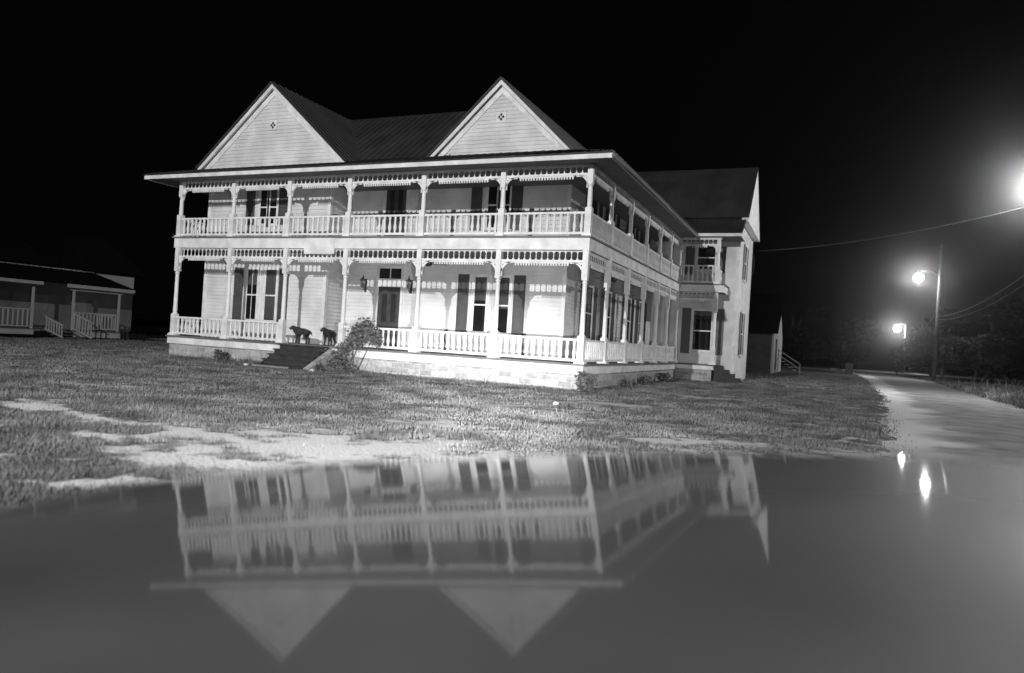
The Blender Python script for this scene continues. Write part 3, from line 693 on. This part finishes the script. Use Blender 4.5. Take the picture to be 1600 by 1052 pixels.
# ------------------------------------------------------------------ plants
def leaf_cloud(mb, centres, n, size, rng, flat=.5):
    """leaf quads scattered through ellipsoid clumps: centres = (x,y,z,rx,ry,rz)"""
    wts = [c[3] * c[4] * c[5] for c in centres]; tot = sum(wts)
    for c, wt in zip(centres, wts):
        for _ in range(int(n * wt / tot)):
            v = Vector((rng.gauss(0, 1), rng.gauss(0, 1), rng.gauss(0, 1))).normalized() * (rng.random() ** .45)
            p = Vector((c[0] + v.x * c[3], c[1] + v.y * c[4], c[2] + v.z * c[5]))
            a = Vector((rng.gauss(0, 1), rng.gauss(0, 1), rng.gauss(0, flat))).normalized(); b = a.orthogonal().normalized(); b = (Matrix.Rotation(rng.random() * 6.28, 3, a) @ b)
            L = size * rng.uniform(.6, 1.3); W = L * .32
            mb.add([p, p + a * L * .5 + b * W, p + a * L, p + a * L * .5 - b * W], [(0, 1, 2, 3)])
def clumps(rng, x, y, z, r, h, n):
    out = []
    for _ in range(n):
        t = rng.random() * 6.28; q = math.sqrt(rng.random()) * r * .75; zz = z + h * rng.random(); k = r * rng.uniform(.28, .5)
        out.append((x + q * math.cos(t), y + q * math.sin(t), zz, k, k, k * rng.uniform(.6, .9)))
    return out
def tree(x, y, h, r, n, size, label, group, m='leaf', seed=0, low=.35):
    rng = random.Random(seed); z0 = float(ground_z(np.array(x), np.array(y)))
    root = thing('broadleaf_tree', label, 'tree', (x, y, z0), group)
    mb = MB(); top = z0 + h * .8
    pts = [(x + rng.uniform(-.08, .08) * k, y + rng.uniform(-.08, .08) * k, z0 - .1 + (top - z0) * k / 5) for k in range(6)]
    mb.tube(pts, [.035 * h * (1 - .15 * k) for k in range(6)], 7)
    cl = clumps(rng, x, y, z0 + h * low, r, h * (1 - low) * .85, 13)
    for c in cl[:8]: mb.tube([pts[2 + rng.randrange(2)], ((pts[3][0] + c[0]) / 2, (pts[3][1] + c[1]) / 2, (pts[3][2] + c[2]) / 2 - .1), c[:3]], [.014 * h, .009 * h, .003 * h], 5)
    mb.build('trunk', M['bark'], root, True)
    mb = MB(); leaf_cloud(mb, cl, n, size, rng); mb.build('crown', M[m], root)
G = 'dark trees beyond the road'
tree(16.4, 58.5, 4.9, 2.6, 2600, .34, 'leafy roadside tree lit grey behind the street lamp pole', G, 'leaf', 3, .25)
tree(18.9, 57.5, 4.6, 2.4, 2000, .34, 'bushy dim tree to the right of the street lamp pole', G, 'leaf', 5, .25)
tree(15.6, 96, 3.6, 1.3, 900, .34, 'small pale tree standing under the farther street lamp', G, 'leaf', 8, .2)
tree(21.5, 66, 9, 4.2, 2600, .5, 'tall dark tree at the right end of the roadside trees', G, 'unlit_leaf', 9, .2)
tree(19.0, 88, 8.5, 4.2, 2200, .6, 'tall dark tree behind the farther street lamp', G, 'unlit_leaf', 10, .2)
tree(9.0, 108, 9.5, 5.2, 2200, .7, 'wide dark tree closing the far end of the road', G, 'unlit_leaf', 12, .15)
tree(1.5, 100, 10, 5.0, 2200, .7, 'dark tree beyond the shed steps left of the road end', G, 'unlit_leaf', 14, .15)

def vine(label):
    rng = random.Random(21); root = thing('climbing_bush', label, 'bush', (-8.0, -.5, GZ))
    mb = MB()
    for k in range(7):
        x = -8.25 + .15 * k; mb.tube([(x, -.45, GZ), (x + rng.uniform(-.1, .2), -.4, -.3), (x + rng.uniform(0, .5), -.3, .2), (x + rng.uniform(.2, .8), -.3, .75)], [.02, .016, .012, .006], 5)
    mb.build('stems', M['bark'], root, True)
    mb = MB()
    cl = [(-7.35, -.32, .55, .42, .30, .33), (-6.95, -.30, .45, .35, .28, .30), (-7.55, -.32, .25, .35, .26, .3), (-7.2, -.3, .85, .28, .2, .16), (-7.9, -.4, -.05, .3, .25, .26), (-8.1, -.45, -.4, .3, .25, .3), (-7.75, -.45, -.62, .38, .25, .2), (-6.75, -.3, .25, .22, .2, .2), (-8.35, -.5, -.6, .25, .2, .2)]
    leaf_cloud(mb, cl, 2100, .11, rng); mb.build('leaves', M['vine'], root)
vine('leafy climbing bush growing up the porch railing right of the front steps')
def weed(x, y, r, h, n, label, seed, size=.10, m='weed'):
    rng = random.Random(seed); root = thing('weed_plant', label, 'weeds', (x, y, GZ), 'weeds along the foundation')
    mb = MB(); cl = []
    for k in range(5):
        xx = x + rng.uniform(-r, r) * .6; yy = y + rng.uniform(-r, r) * .4; t = h * rng.uniform(.6, 1)
        mb.tube([(xx, yy, GZ - .02), (xx + rng.uniform(-.06, .06), yy, GZ + t * .5), (xx + rng.uniform(-.1, .1), yy, GZ + t)], [.010, .007, .003], 4)
        cl += [(xx, yy, GZ + t * f, r * .45, r * .35, h * .16) for f in (.3, .6, .9)]
    mb.build('stems', M['bark'], root); mb = MB(); leaf_cloud(mb, cl, n, size, rng); mb.build('leaves', M[m], root)
weed(.32, -.32, .26, .62, 420, 'tall weeds growing at the corner of the stone foundation', 31)
weed(-13.2, -.35, .25, .42, 260, 'small dark weed against the stone skirt left of the steps', 32)
weed(2.2, 14.6, .38, .55, 420, 'dark shrub at the end of the wing porch foundation', 33)
weed(.45, 3.2, .3, .30, 260, 'low weeds along the side porch foundation nearer the corner', 34)
weed(.45, 6.4, .35, .36, 260, 'low weeds halfway along the side porch foundation', 35)
weed(.40, 9.8, .35, .40, 260, 'low weeds at the far end of the side porch foundation', 36)
weed(-8.3, -1.1, .22, .22, 120, 'low weed at the foot of the front steps', 37)

# ------------------------------------------------------------------ lawn blades
def lawn():
    N = 900000
    th = RNG.uniform(-0.72, 0.72, N); D = 5.2 + (RNG.random(N) ** 1.7) * 62
    a = D * np.cos(th); b = D * np.sin(th)
    x = CAM.x + FH.x * a + RH.x * b; y = CAM.y + FH.y * a + RH.y * b
    n2 = 40000; x = np.concatenate([x, RNG.uniform(-22, 7, n2)]); y = np.concatenate([y, RNG.uniform(-27, -12, n2)])
    D = np.hypot(x - CAM.x, y - CAM.y)
    keep = ~((x > -16.2) & (x < .1) & (y > -.1) & (y < 22)) & ~((x < 2.55) & (x > -8) & (y > 13.85) & (y < 21))
    keep &= ~((x > -10.7) & (x < -8.6) & (y > -1.8) & (y < 0)) & ~((x < -30.6) & (y > -8) & (y < 14)) & ~((x < 2.7) & (x > -6) & (y > 38) & (y < 54))
    rm = road_mid(y); rh = road_half(y)
    keep &= (x < rm - rh - .05 + RNG.normal(0, .18, len(x))) | (x > rm + rh + RNG.normal(0, .2, len(x)))
    a_ = (x - CAM.x) * FH.x + (y - CAM.y) * FH.y; b_ = (x - CAM.x) * RH.x + (y - CAM.y) * RH.y
    keep &= ~((a_ < 2.0) & (a_ > -4.5) & (b_ > -1.0) & (b_ < 1.2))
    s = sand_at(x, y) + RNG.normal(0, .05, len(x)); keep &= RNG.random(len(x)) > np.clip((s - .16) / .42, 0, .985)
    keep &= RNG.random(len(x)) < .45 + .75 * fbm(x, y, 61, .9, 3)
    x = x[keep]; y = y[keep]; D = D[keep]; s = s[keep]; n = len(x)
    z = ground_z(x, y)
    tall = fbm(x, y, 91, .6, 3); hgt = (.018 + .055 * tall ** 1.5) * RNG.uniform(.5, 1.5, n) * np.where(D > 25, 1.25, 1.0)
    hgt = np.where(RNG.random(n) < .010, hgt * 2.8, hgt)
    hgt = np.where((x > rm[keep] + rh[keep]), hgt * 4.5, hgt)
    edge = (y > -.8) & (y < 0) & (x < .2) & (x > -16); hgt = np.where(edge, hgt * 1.8, hgt)
    wd = np.maximum(.0032, D * .00042) * RNG.uniform(.7, 1.3, n)
    ang = RNG.uniform(0, 6.283, n); lean = RNG.uniform(.1, 1.1, n) * hgt; la = RNG.uniform(0, 6.283, n)
    dx = np.cos(ang) * wd; dy = np.sin(ang) * wd
    lx = np.cos(la) * lean; ly = np.sin(la) * lean
    P = np.empty((n, 5, 3), np.float32)
    P[:, 0] = np.stack([x - dx, y - dy, z - .005], -1); P[:, 1] = np.stack([x + dx, y + dy, z - .005], -1)
    P[:, 2] = np.stack([x + dx * .8 + lx * .35, y + dy * .8 + ly * .35, z + hgt * .6], -1); P[:, 3] = np.stack([x - dx * .8 + lx * .35, y - dy * .8 + ly * .35, z + hgt * .6], -1)
    P[:, 4] = np.stack([x + lx, y + ly, z + hgt], -1)
    base = (np.arange(n) * 5)[:, None]
    quad = base + np.array([0, 1, 2, 3]); tri = base + np.array([3, 2, 4])
    loops = np.concatenate([quad, tri], 1).ravel().astype(np.int32)
    start = np.stack([np.arange(n) * 7, np.arange(n) * 7 + 4], 1).ravel().astype(np.int32)
    me = bpy.data.meshes.new('lawn_grass'); me.vertices.add(n * 5); me.vertices.foreach_set('co', P.ravel())
    me.loops.add(n * 7); me.loops.foreach_set('vertex_index', loops); me.polygons.add(n * 2); me.polygons.foreach_set('loop_start', start); me.update(calc_edges=True)
    me.materials.append(mat('dry_grass', 0.16, 0.8, 0.7, 1.1, spec=.2))
    o = bpy.data.objects.new('lawn_grass', me); COL.objects.link(o); tag(o, 'short patchy lawn grass between the car and the house', 'grass', None, 'stuff')
lawn()
for i, (x, y, r, lb) in enumerate([(1.2, -5.2, .07, 'small white stone lying in the lawn before the porch'), (-8.0, -1.85, .09, 'pale stone at the right foot of the front steps'), (-10.75, -1.72, .08, 'pale stone at the left foot of the front steps')]):
    bm = bmesh.new(); bmesh.ops.create_icosphere(bm, subdivisions=2, radius=r)
    for v in bm.verts: v.co *= 1 + .25 * (random.random() - .5); v.co.z *= .7
    me = bpy.data.meshes.new('loose_stone'); bm.to_mesh(me); bm.free(); me.materials.append(M['stone_pale'])
    o = bpy.data.objects.new('loose_stone', me); COL.objects.link(o); o.location = (x, y, GZ + r * .45); tag(o, lb, 'stone')

# ------------------------------------------------------------------ neighbouring cottage (front faces +x)
CT = thing('cottage', 'small dim cottage with front porch and stair railings at the far left', 'house', (-34, 6, GZ))
mb = MB(); siding(mb, (-33, -6), (-33, 11.9), -.3, 2.75, .16); mb.build('wall', M['cottage_shade_wall'], CT)
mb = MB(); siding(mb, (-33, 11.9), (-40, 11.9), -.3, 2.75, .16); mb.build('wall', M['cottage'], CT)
mb = MB(); mb.box(-40, -33.03, -5.9, 11.85, GZ - .1, 2.7); mb.build('core', M['dirt_wall'], CT)
mb = MB(); mb.box(-33, -31.0, -4, 4.95, -.42, -.30); mb.box(-33, -31.0, 6.5, 9.6, -.42, -.30); mb.box(-33, -31.6, 4.95, 6.5, -.42, -.30); mb.build('porch_floor', M['deck'], CT)
mb = MB(); mb.box(-31.0, -30.96, 6.75, 9.6, -.68, -.40); mb.box(-31.0, -30.96, -4, 4.6, -.60, -.36); mb.build('porch_skirt', M['cottage'], CT)
mb = MB(); mb.box(-30.75, -30.70, 6.1, 10.2, 1.98, 2.16); mb.box(-30.75, -30.70, -4, 4.8, 1.98, 2.14); mb.build('eave_fascia', M['cottage'], CT)
mb = MB(); mb.box(-31.06, -30.96, 6.5, 9.6, 1.84, 1.92); mb.build('porch_beam', M['cottage'], CT)
roof_sheet([(-30.7, -4.5, 2.18), (-30.7, 10.2, 2.18), (-33.0, 9.2, 3.05), (-33.0, -4.5, 3.05)], 'cottage_roof', 'porch_roof', .6, .05, CT)
mb = MB(); mb.box(-33.02, -32.9, -4, 9.2, 3.0, 3.08); mb.prism([(-32.95, 9.2, 3.04), (-32.95, 11.9, 3.04), (-32.95, 11.9, 2.1)], (-.05, 0, 0)); mb.build('wall_trim', M['cottage'], CT, fix=True)
for ya, yb, pa_, pb_, zz in ((8.3, 12.4, 9.7, 10.9, 5.45), (-6.5, 6.7, -3.5, 4.6, 5.3)):
    roof_sheet([(-32.6, ya, 3.12), (-32.6, yb, 3.18), (-34.6, pb_, zz), (-34.6, pa_, zz)], 'cottage_roof', 'roof', .8, .05, CT)
    roof_sheet([(-32.6, yb, 3.18), (-40.5, yb, 3.18), (-36.6, pb_, zz), (-34.6, pb_, zz)], 'cottage_roof', 'roof', .8, .05, CT)
    roof_sheet([(-32.6, ya, 3.12), (-34.6, pa_, zz), (-36.6, pa_, zz), (-40.5, ya, 3.12)], 'cottage_roof', 'roof', .8, .05, CT)
mb = MB(); mb.box(-.05, .05, -.05, .05, 0, 2.14); CP = mb.mesh('porch_post', M['cottage'])
for y in (6.7, 9.45, 4.5, 1.4): place(CP, 'porch_post', CT, (-31.02, y, -.30))
def crail(p, q, h=.80, n=12):
    p = Vector(p); q = Vector(q); mb = MB(); Z = Vector((0, 0, 1)); mb.bar(p + Z * h, q + Z * h, .08, .06); mb.bar(p + Z * .12, q + Z * .12, .06, .06)
    for k in range(n):
        c = p + (q - p) * ((k + .5) / n); mb.bar(c + Z * .12, c + Z * h, .05, .05)
    mb.build('railing', M['cottage'], CT)
crail((-31.02, 6.75, -.32), (-31.02, 9.4, -.32), .98); crail((-31.02, 4.4, -.3), (-31.02, 1.5, -.3), .98); crail((-31.02, 9.45, -.3), (-32.9, 9.45, -.3), .9, 8)
crail((-30.98, 6.7, -.32), (-29.6, 6.85, -.80), .95, 7); crail((-30.98, 5.2, -.40), (-29.7, 5.3, -.80), .75, 7)
mb = MB()
for k in range(3): mb.box(-30.98 + .3 * k, -30.66 + .3 * k, 5.3, 6.6, -.46 - .13 * k, -.42 - .13 * k)
mb.build('porch_steps', M['deck'], CT)
for y, wd, z0, z1 in ((8.2, .72, .55, 1.5), (9.25, .32, .55, 1.45), (5.85, .75, .65, 1.5)):
    mb = MB(); mb.box(-33.0, -32.95, y, y + wd, z0, z1); mb.build('window', M['blind'], CT)

# ------------------------------------------------------------------ shed to the right of the wing
SH = thing('shed', 'boarded shed beyond the house wing, lamplit gable end coloured paler', 'shed', (0, 46, GZ))
mb = MB(); siding(mb, (-5, 40), (2.6, 40), GZ, 2.5, .2); mb.build('wall', M['shed'], SH)
def cl(z):
    h = 1 if z < 2.5 else max(0.0, 1 - (z - 2.5) / 3.2); return (.5 - .5 * h, .5 + .5 * h)
mb = MB(); siding(mb, (2.6, 40), (2.6, 52), GZ, 5.6, .2, cl); mb.build('gable_wall', M['shed_lit_trim'], SH)
mb = MB(); mb.box(-5, 2.55, 40.05, 51.9, GZ, 2.45); mb.build('core', M['dirt_wall'], SH)
roof_sheet([(-5.3, 39.6, 2.35), (2.95, 39.6, 2.35), (2.95, 46, 5.85), (-5.3, 46, 5.85)], 'cottage_roof', 'roof', .8, .05, SH); roof_sheet([(-5.3, 46, 5.85), (2.95, 46, 5.85), (2.95, 52.4, 2.35), (-5.3, 52.4, 2.35)], 'cottage_roof', 'roof', .8, .05, SH)
mb = MB(); mb.box(2.5, 2.64, 39.95, 40.03, GZ, 2.4); mb.build('corner_board', M['shed_lit_trim'], SH)
mb = MB(); mb.box(2.63, 2.67, 43.0, 44.2, GZ + .3, 2.0); mb.build('door', M['shed'], SH)
mb = MB()
for k in range(5): mb.box(2.7 + .3 * k, 3.0 + .3 * k, 44.2, 45.4, .38 - .22 * k, .43 - .22 * k)
mb.bar((2.75, 44.1, 1.15), (4.5, 44.1, .05), .08, .08); mb.bar((2.75, 44.1, .75), (4.5, 44.1, -.35), .06, .06); mb.bar((4.5, 44.1, .08), (4.5, 44.1, GZ), .08, .08, (1, 0, 0)); mb.bar((2.8, 44.1, 1.15), (2.8, 44.1, GZ), .08, .08, (1, 0, 0))
mb.build('stairs', M['shed_lit_trim'], SH)

# ------------------------------------------------------------------ rubbish bin by the road
BN = thing('rubbish_bin', 'dark lidded bin standing beside the road near its far bend', 'bin', (8.7, 64.5, GZ))
mb = MB(); mb.prism([(8.4, 64.2, GZ + .06), (9.0, 64.2, GZ + .06), (9.0, 64.8, GZ + .06), (8.4, 64.8, GZ + .06)], (0, 0, .04))
b0 = [(8.42, 64.22), (8.98, 64.22), (8.98, 64.78), (8.42, 64.78)]; b1 = [(8.32, 64.1), (9.08, 64.1), (9.08, 64.9), (8.32, 64.9)]
mb.add([(*p, GZ + .1) for p in b0] + [(*p, GZ + 1.02) for p in b1], [(0, 1, 5, 4), (1, 2, 6, 5), (2, 3, 7, 6), (3, 0, 4, 7), (3, 2, 1, 0), (4, 5, 6, 7)]); mb.build('bin_body', M['bin'], BN)
mb = MB(); mb.prism([(8.28, 64.06, GZ + 1.03), (9.12, 64.06, GZ + 1.03), (9.12, 64.94, GZ + 1.08), (8.28, 64.94, GZ + 1.08)], (0, 0, .06)); mb.build('lid', M['bin'], BN)
for x_ in (8.4, 9.0):
    mb = MB(); mb.lathe([(.11, 0), (.12, .02), (.12, .06), (.11, .08)], (x_ - .04, 64.85, GZ + .12), 12, (1, 0, 0)); mb.build('wheel', M['rubber'], BN)

# ------------------------------------------------------------------ street lamps
def street_lamp(base, top, head, rg, power, label, mb_name, cone=172, aim=None, group='street lamps along the road', lr=.12, shade=True):
    x, y = base; z0 = float(ground_z(np.array(x), np.array(y)))
    root = thing('street_lamp', label, 'street lamp', (x, y, z0), group)
    mb = MB(); mb.tube([(x, y, z0 - .3), (x, y, z0 + (top - z0) * .5), (x, y, top)], [.16, .135, .11], 10); mb.build('pole', M['wood_pole'], root, True)
    h = Vector(head); mb = MB(); mb.tube([(x, y, h.z + .25), ((x * .5 + h.x * .5), (y * .5 + h.y * .5), h.z + rg + .30), (h.x, h.y, h.z + rg + .14)], .035, 6); mb.build('arm', M['wood_pole'], root, True)
    mb = MB(); mb.lathe([(.07, h.z + rg * 1.0 + .22), (.10, h.z + rg + .16), (.16, h.z + rg - .02)], (h.x, h.y, 0), 16); mb.build('lamp_cap', M['iron'], root, True)
    n = 9; prof = [(max(.004, rg * math.sin(math.pi * k / n)), h.z - rg * math.cos(math.pi * k / n)) for k in range(n + 1)]
    mb = MB(); mb.lathe(prof, (h.x, h.y, 0), 20); mb.build('lamp_globe', M[mb_name], root, True)
    if aim: lamp('street_light', (h.x, h.y, h.z - rg - lr - .05), aim, power, cone, .8, lr, root)
    else:
        d = bpy.data.lights.new('street_light', 'POINT'); d.energy = power; d.shadow_soft_size = lr
        o = bpy.data.objects.new('street_light', d); COL.objects.link(o); o.matrix_world = Matrix.Translation(h); adopt(o, root)
    return root
street_lamp((15.34, 54.67), 11.5, (13.61, 53.92, 8.36), .40, P_FAR, 'lit street lamp on a tall wooden pole with wires, middle distance right of the road', 'bulb')
street_lamp((17.15, 104.4), 6.6, (16.0, 104.0, 5.9), .50, P_FAR, 'farthest lit street lamp, lower and smaller, near the end of the road', 'bulb_far')
street_lamp((15.9, 16.1), 9.2, (13.8, 15.75, 8.16), .22, P_ROAD, 'nearest glaring street lamp at the right edge above the road', 'bulb')
street_lamp((-2.7, -35.9), 14.6, (-1.75, -34.9, 14.12), .25, P_YARD, 'very tall yard lamp standing behind the parked car', 'bulb', 94, (-3.0, 0.0, 0.5), 'street lamps along the road', .12)

# wires
def wire(pts, label, r=.018, sag=.0):
    P0 = [Vector(p) for p in pts]; out = []
    for a_, b_ in zip(P0[:-1], P0[1:]):
        for k in range(12):
            t = k / 12; p = a_.lerp(b_, t); p.z -= sag * 4 * t * (1 - t); out.append(p)
    out.append(P0[-1]); mb = MB(); mb.tube(out, r, 5); o = mb.build('overhead_wire', M['cable'], None, True); tag(o, label, 'wire', 'overhead wires'); return o
wire([(2.86, 21.0, 6.15), (15.85, 16.1, 8.05)], 'slack service wire from the house wing gable to the nearest lamp pole', .020, .45)
wire([(15.34, 54.67, 5.0), (15.9, 16.1, 6.7)], 'upper of two slack wires running along the roadside lamp poles', .02, .9)
wire([(15.34, 54.67, 4.7), (15.9, 16.1, 6.1)], 'lower of two slack wires running along the roadside lamp poles', .014, .9)
wire([(17.15, 104.4, 4.1), (15.34, 54.67, 5.6)], 'far slack wire between the two distant lamp poles', .02, .9)
mb = MB(); mb.tube([(2.55 + .25 * math.sin(t) * .3, 21.05 + .1 * math.cos(t), 5.4 + .55 * math.cos(t)) for t in [k * .4 for k in range(17)]], .018, 5); mb.build('service_drip_loop', M['cable'], HOUSE, True)

# ------------------------------------------------------------------ the car whose hood fills the foreground
c_o = Vector((CAM.x, CAM.y, GZ)); Bx = (RH * math.cos(math.atan(TILT)) + Vector((0, 0, 1)) * math.sin(math.atan(TILT))); Nz = FH.cross(Bx) * -1
Nz = Bx.cross(FH)
CAR = bpy.data.objects.new('parked_car', None); COL.objects.link(CAR); CAR['frame'] = 'own'
CAR.matrix_world = Matrix(((FH.x, -Bx.x, Nz.x, c_o.x), (FH.y, -Bx.y, Nz.y, c_o.y), (FH.z, -Bx.z, Nz.z, c_o.z), (0, 0, 0, 1)))   # local: x ahead, y to the left, z up
tag(CAR, 'dark parked car with a polished hood facing the house, headlights on', 'car')
HZ0 = CAM.z - GZ
def hood_z(a_, b_): return HZ0 - (.180 + .005 * a_ + .023 * a_ * a_) - (b_ + .12) ** 2 / 54
OUT = [(-.35, -.66), (.0, -.655), (.35, -.64), (.7, -.615), (.93, -.585), (1.16, -.535), (1.31, -.44), (1.41, -.29), (1.46, -.10), (1.47, .12), (1.47, .36), (1.45, .60), (1.41, .82), (1.34, .98), (1.18, 1.06), (.85, 1.09), (.5, 1.10), (.0, 1.10), (-.35, 1.095), (-.42, .7), (-.45, .2), (-.42, -.4)]
def smooth_loop(P, n):
    out = []; m_ = len(P)
    for i in range(m_):
        p0, p1, p2, p3 = [Vector((*P[(i + k - 1) % m_], 0)) for k in range(4)]
        for k in range(n):
            t = k / n; out.append(.5 * ((2 * p1) + (p2 - p0) * t + (2 * p0 - 5 * p1 + 4 * p2 - p3) * t * t + (3 * p1 - p0 - 3 * p2 + p3) * t ** 3))
    return out
def hood():
    loop = smooth_loop(OUT, 9); n = len(loop); c = Vector((.45, .2, 0)); rings = []
    for k in range(1, 41):
        t = (k / 40) ** .9; rings.append([(c + (p - c) * t, 0.0) for p in loop])
    nn = []
    for i in range(n):
        tg = (loop[(i + 1) % n] - loop[i - 1]).normalized(); o = Vector((tg.y, -tg.x, 0)); nn.append(o if o.dot(loop[i] - c) > 0 else -o)
    for k in range(1, 13):
        ph = math.pi / 2 * k / 12; rr = .055; rings.append([(p + q * rr * math.sin(ph), -rr * (1 - math.cos(ph))) for p, q in zip(loop, nn)])
    rings.append([(p + q * .055, -.10) for p, q in zip(loop, nn)]); rings.append([(p + q * .01, -.11) for p, q in zip(loop, nn)])
    vs = [(c.x, -c.y, hood_z(c.x, c.y))]
    for r in rings: vs += [(p.x, -p.y, hood_z(p.x, p.y) + dz) for p, dz in r]
    fs = [(0, 1 + (i + 1) % n, 1 + i) for i in range(n)]
    for k in range(len(rings) - 1):
        for i in range(n):
            j = (i + 1) % n; fs.append((1 + k * n + i, 1 + k * n + j, 1 + (k + 1) * n + j, 1 + (k + 1) * n + i))
    mb = MB(); mb.add(vs, fs); return mb.build('hood', M['hood'], CAR, True, True)
hood()
def loft(secs, name, m, smooth=True):
    n = len(secs[0]); vs = [p for s_ in secs for p in s_]; fs = []
    for k in range(len(secs) - 1):
        for i in range(n): j = (i + 1) % n; fs.append((k * n + i, k * n + j, (k + 1) * n + j, (k + 1) * n + i))
    fs.append(tuple(range(n))[::-1]); fs.append(tuple((len(secs) - 1) * n + i for i in range(n)))
    mb = MB(); mb.add(vs, fs); return mb.build(name, M[m], CAR, smooth, True)
def sect(x, hw, z0, z1, cy=-.2, rr=.09):
    P = []
    for sx, sz, a0 in ((1, 1, 0), (-1, 1, 90), (-1, -1, 180), (1, -1, 270)):
        for k in range(5):
            t = math.radians(a0 + 22.5 * k); P.append((x, cy + sx * (hw - rr) + rr * math.cos(t), (z1 - rr if sz > 0 else z0 + rr) + rr * math.sin(t)))
    return P
loft([sect(1.66, .88, .42, .86), sect(1.60, .93, .36, .95), sect(1.3, .98, .34, .99), sect(.6, .99, .34, 1.02), sect(-.5, .99, .34, 1.04), sect(-2.6, .99, .34, 1.06), sect(-3.6, .97, .36, 1.04), sect(-3.85, .9, .44, .98)], 'body', 'car_side')
loft([sect(-.42, .80, .98, 1.14, rr=.05), sect(-1.15, .70, .98, 1.66, rr=.09), sect(-2.4, .70, .98, 1.68, rr=.09), sect(-3.2, .78, .98, 1.12, rr=.05)], 'cabin', 'car_side')
mb = MB(); mb.prism([(-.44, .60, 1.17), (-.44, -.80, 1.17), (-1.10, -.72, 1.62), (-1.10, .52, 1.62)], (.03, 0, .03)); mb.build('windshield', M['car_trim'], CAR, fix=True)
for sd in (-1, 1):
    y = -.2 + sd * .74
    mb = MB(); mb.prism([(-.75, y + sd * .05, 1.10), (-2.75, y + sd * .05, 1.10), (-2.35, y - sd * .02, 1.58), (-1.20, y - sd * .02, 1.58)], (0, sd * .02, 0)); mb.build('side_window', M['car_trim'], CAR, fix=True)
    for x in (.85, -2.75):
        mb = MB(); mb.lathe([(.22, 0), (.36, .02), (.38, .06), (.38, .18), (.36, .22), (.22, .23)], (x, -.2 + sd * 1.0 - (.11), .385), 24, (0, 1, 0)); wh = mb.build('wheel', M['rubber'], CAR, True)
        mb = MB(); mb.lathe([(.02, 0), (.20, .01), (.23, .03), (.23, .26), (.20, .27), (.02, .29)], (x, -.2 + sd * 1.0 - .145, .385), 16, (0, 1, 0)); mb.build('rim', M['chrome'], wh)
    mb = MB(); mb.box(-.72, -.52, y + sd * .13 - .09, y + sd * .13 + .09, 1.10, 1.24); mb.build('mirror', M['car_trim'], CAR)
    hy = -.2 + sd * .66
    mb = MB(); mb.lathe([(.12, 0), (.12, .05), (.10, .07)], (1.60, hy, .74), 18, (1, 0, 0)); mb.build('headlight', M['chrome'], CAR, True).children
    mb = MB(); mb.lathe([(.10, 0), (.085, .02), (.03, .03)], (1.672, hy, .74), 18, (1, 0, 0)); mb.build('headlight_lens', M['head_lens'], CAR, True)
    mb = MB(); mb.box(-3.87, -3.8, hy - .12, hy + .12, .68, .88); mb.build('tail_light', M['car_trim'], CAR)
mb = MB(); mb.box(1.64, 1.70, -.65, .25, .55, .82)
gr_ = mb.build('grille', M['car_trim'], CAR)
mb = MB()
for k in range(5): mb.box(1.70, 1.715, -.63, .23, .575 + .05 * k, .595 + .05 * k)
mb.build('grille_bars', M['chrome'], gr_)
loft([sect(1.62, .95, .36, .52, rr=.05), sect(1.78, .74, .38, .50, rr=.05)], 'bumper', 'chrome')
CAR_M = CAR.matrix_world.copy()
for sd in (-1, 1):
    p = CAR_M @ Vector((1.80, -.2 + sd * .66, .74))
    bl = lamp('headlight_beam', p, Vector((-3.0 + sd * .5, 0, -.15)), P_BEAM, 27, 1.0, .06, None)
    bl.scale = (1.0, 0.45, 1.0)
    wl = lamp('headlight_spread', p, Vector((-5.0 + sd * .5, 0, .2)), P_WIDE, 74, 1.0, .06, None)
    wl.scale = (1.0, 0.42, 1.0)

# ------------------------------------------------------------------ mist volume added to draw halos round the lamps
bm = bmesh.new(); bmesh.ops.create_cube(bm, size=1)
me = bpy.data.meshes.new('haze'); bm.to_mesh(me); bm.free()
hz = bpy.data.objects.new('haze', me); COL.objects.link(hz); hz.location = (-5, 45, 8.5); hz.scale = (110, 190, 21)
m = bpy.data.materials.new('halo_mist'); m.use_nodes = True; nt = m.node_tree; nt.nodes.remove(nt.nodes["Principled BSDF"])
pv = nt.nodes.new("ShaderNodeVolumePrincipled"); pv.inputs["Density"].default_value = 0.00065; pv.inputs["Anisotropy"].default_value = 0.965; pv.inputs["Color"].default_value = (.9, .9, .9, 1)
nt.links.new(pv.outputs[0], nt.nodes["Material Output"].inputs["Volume"]); me.materials.append(m)
tag(hz, 'added mist volume that draws the halos round the lamps', 'haze', None, 'stuff')
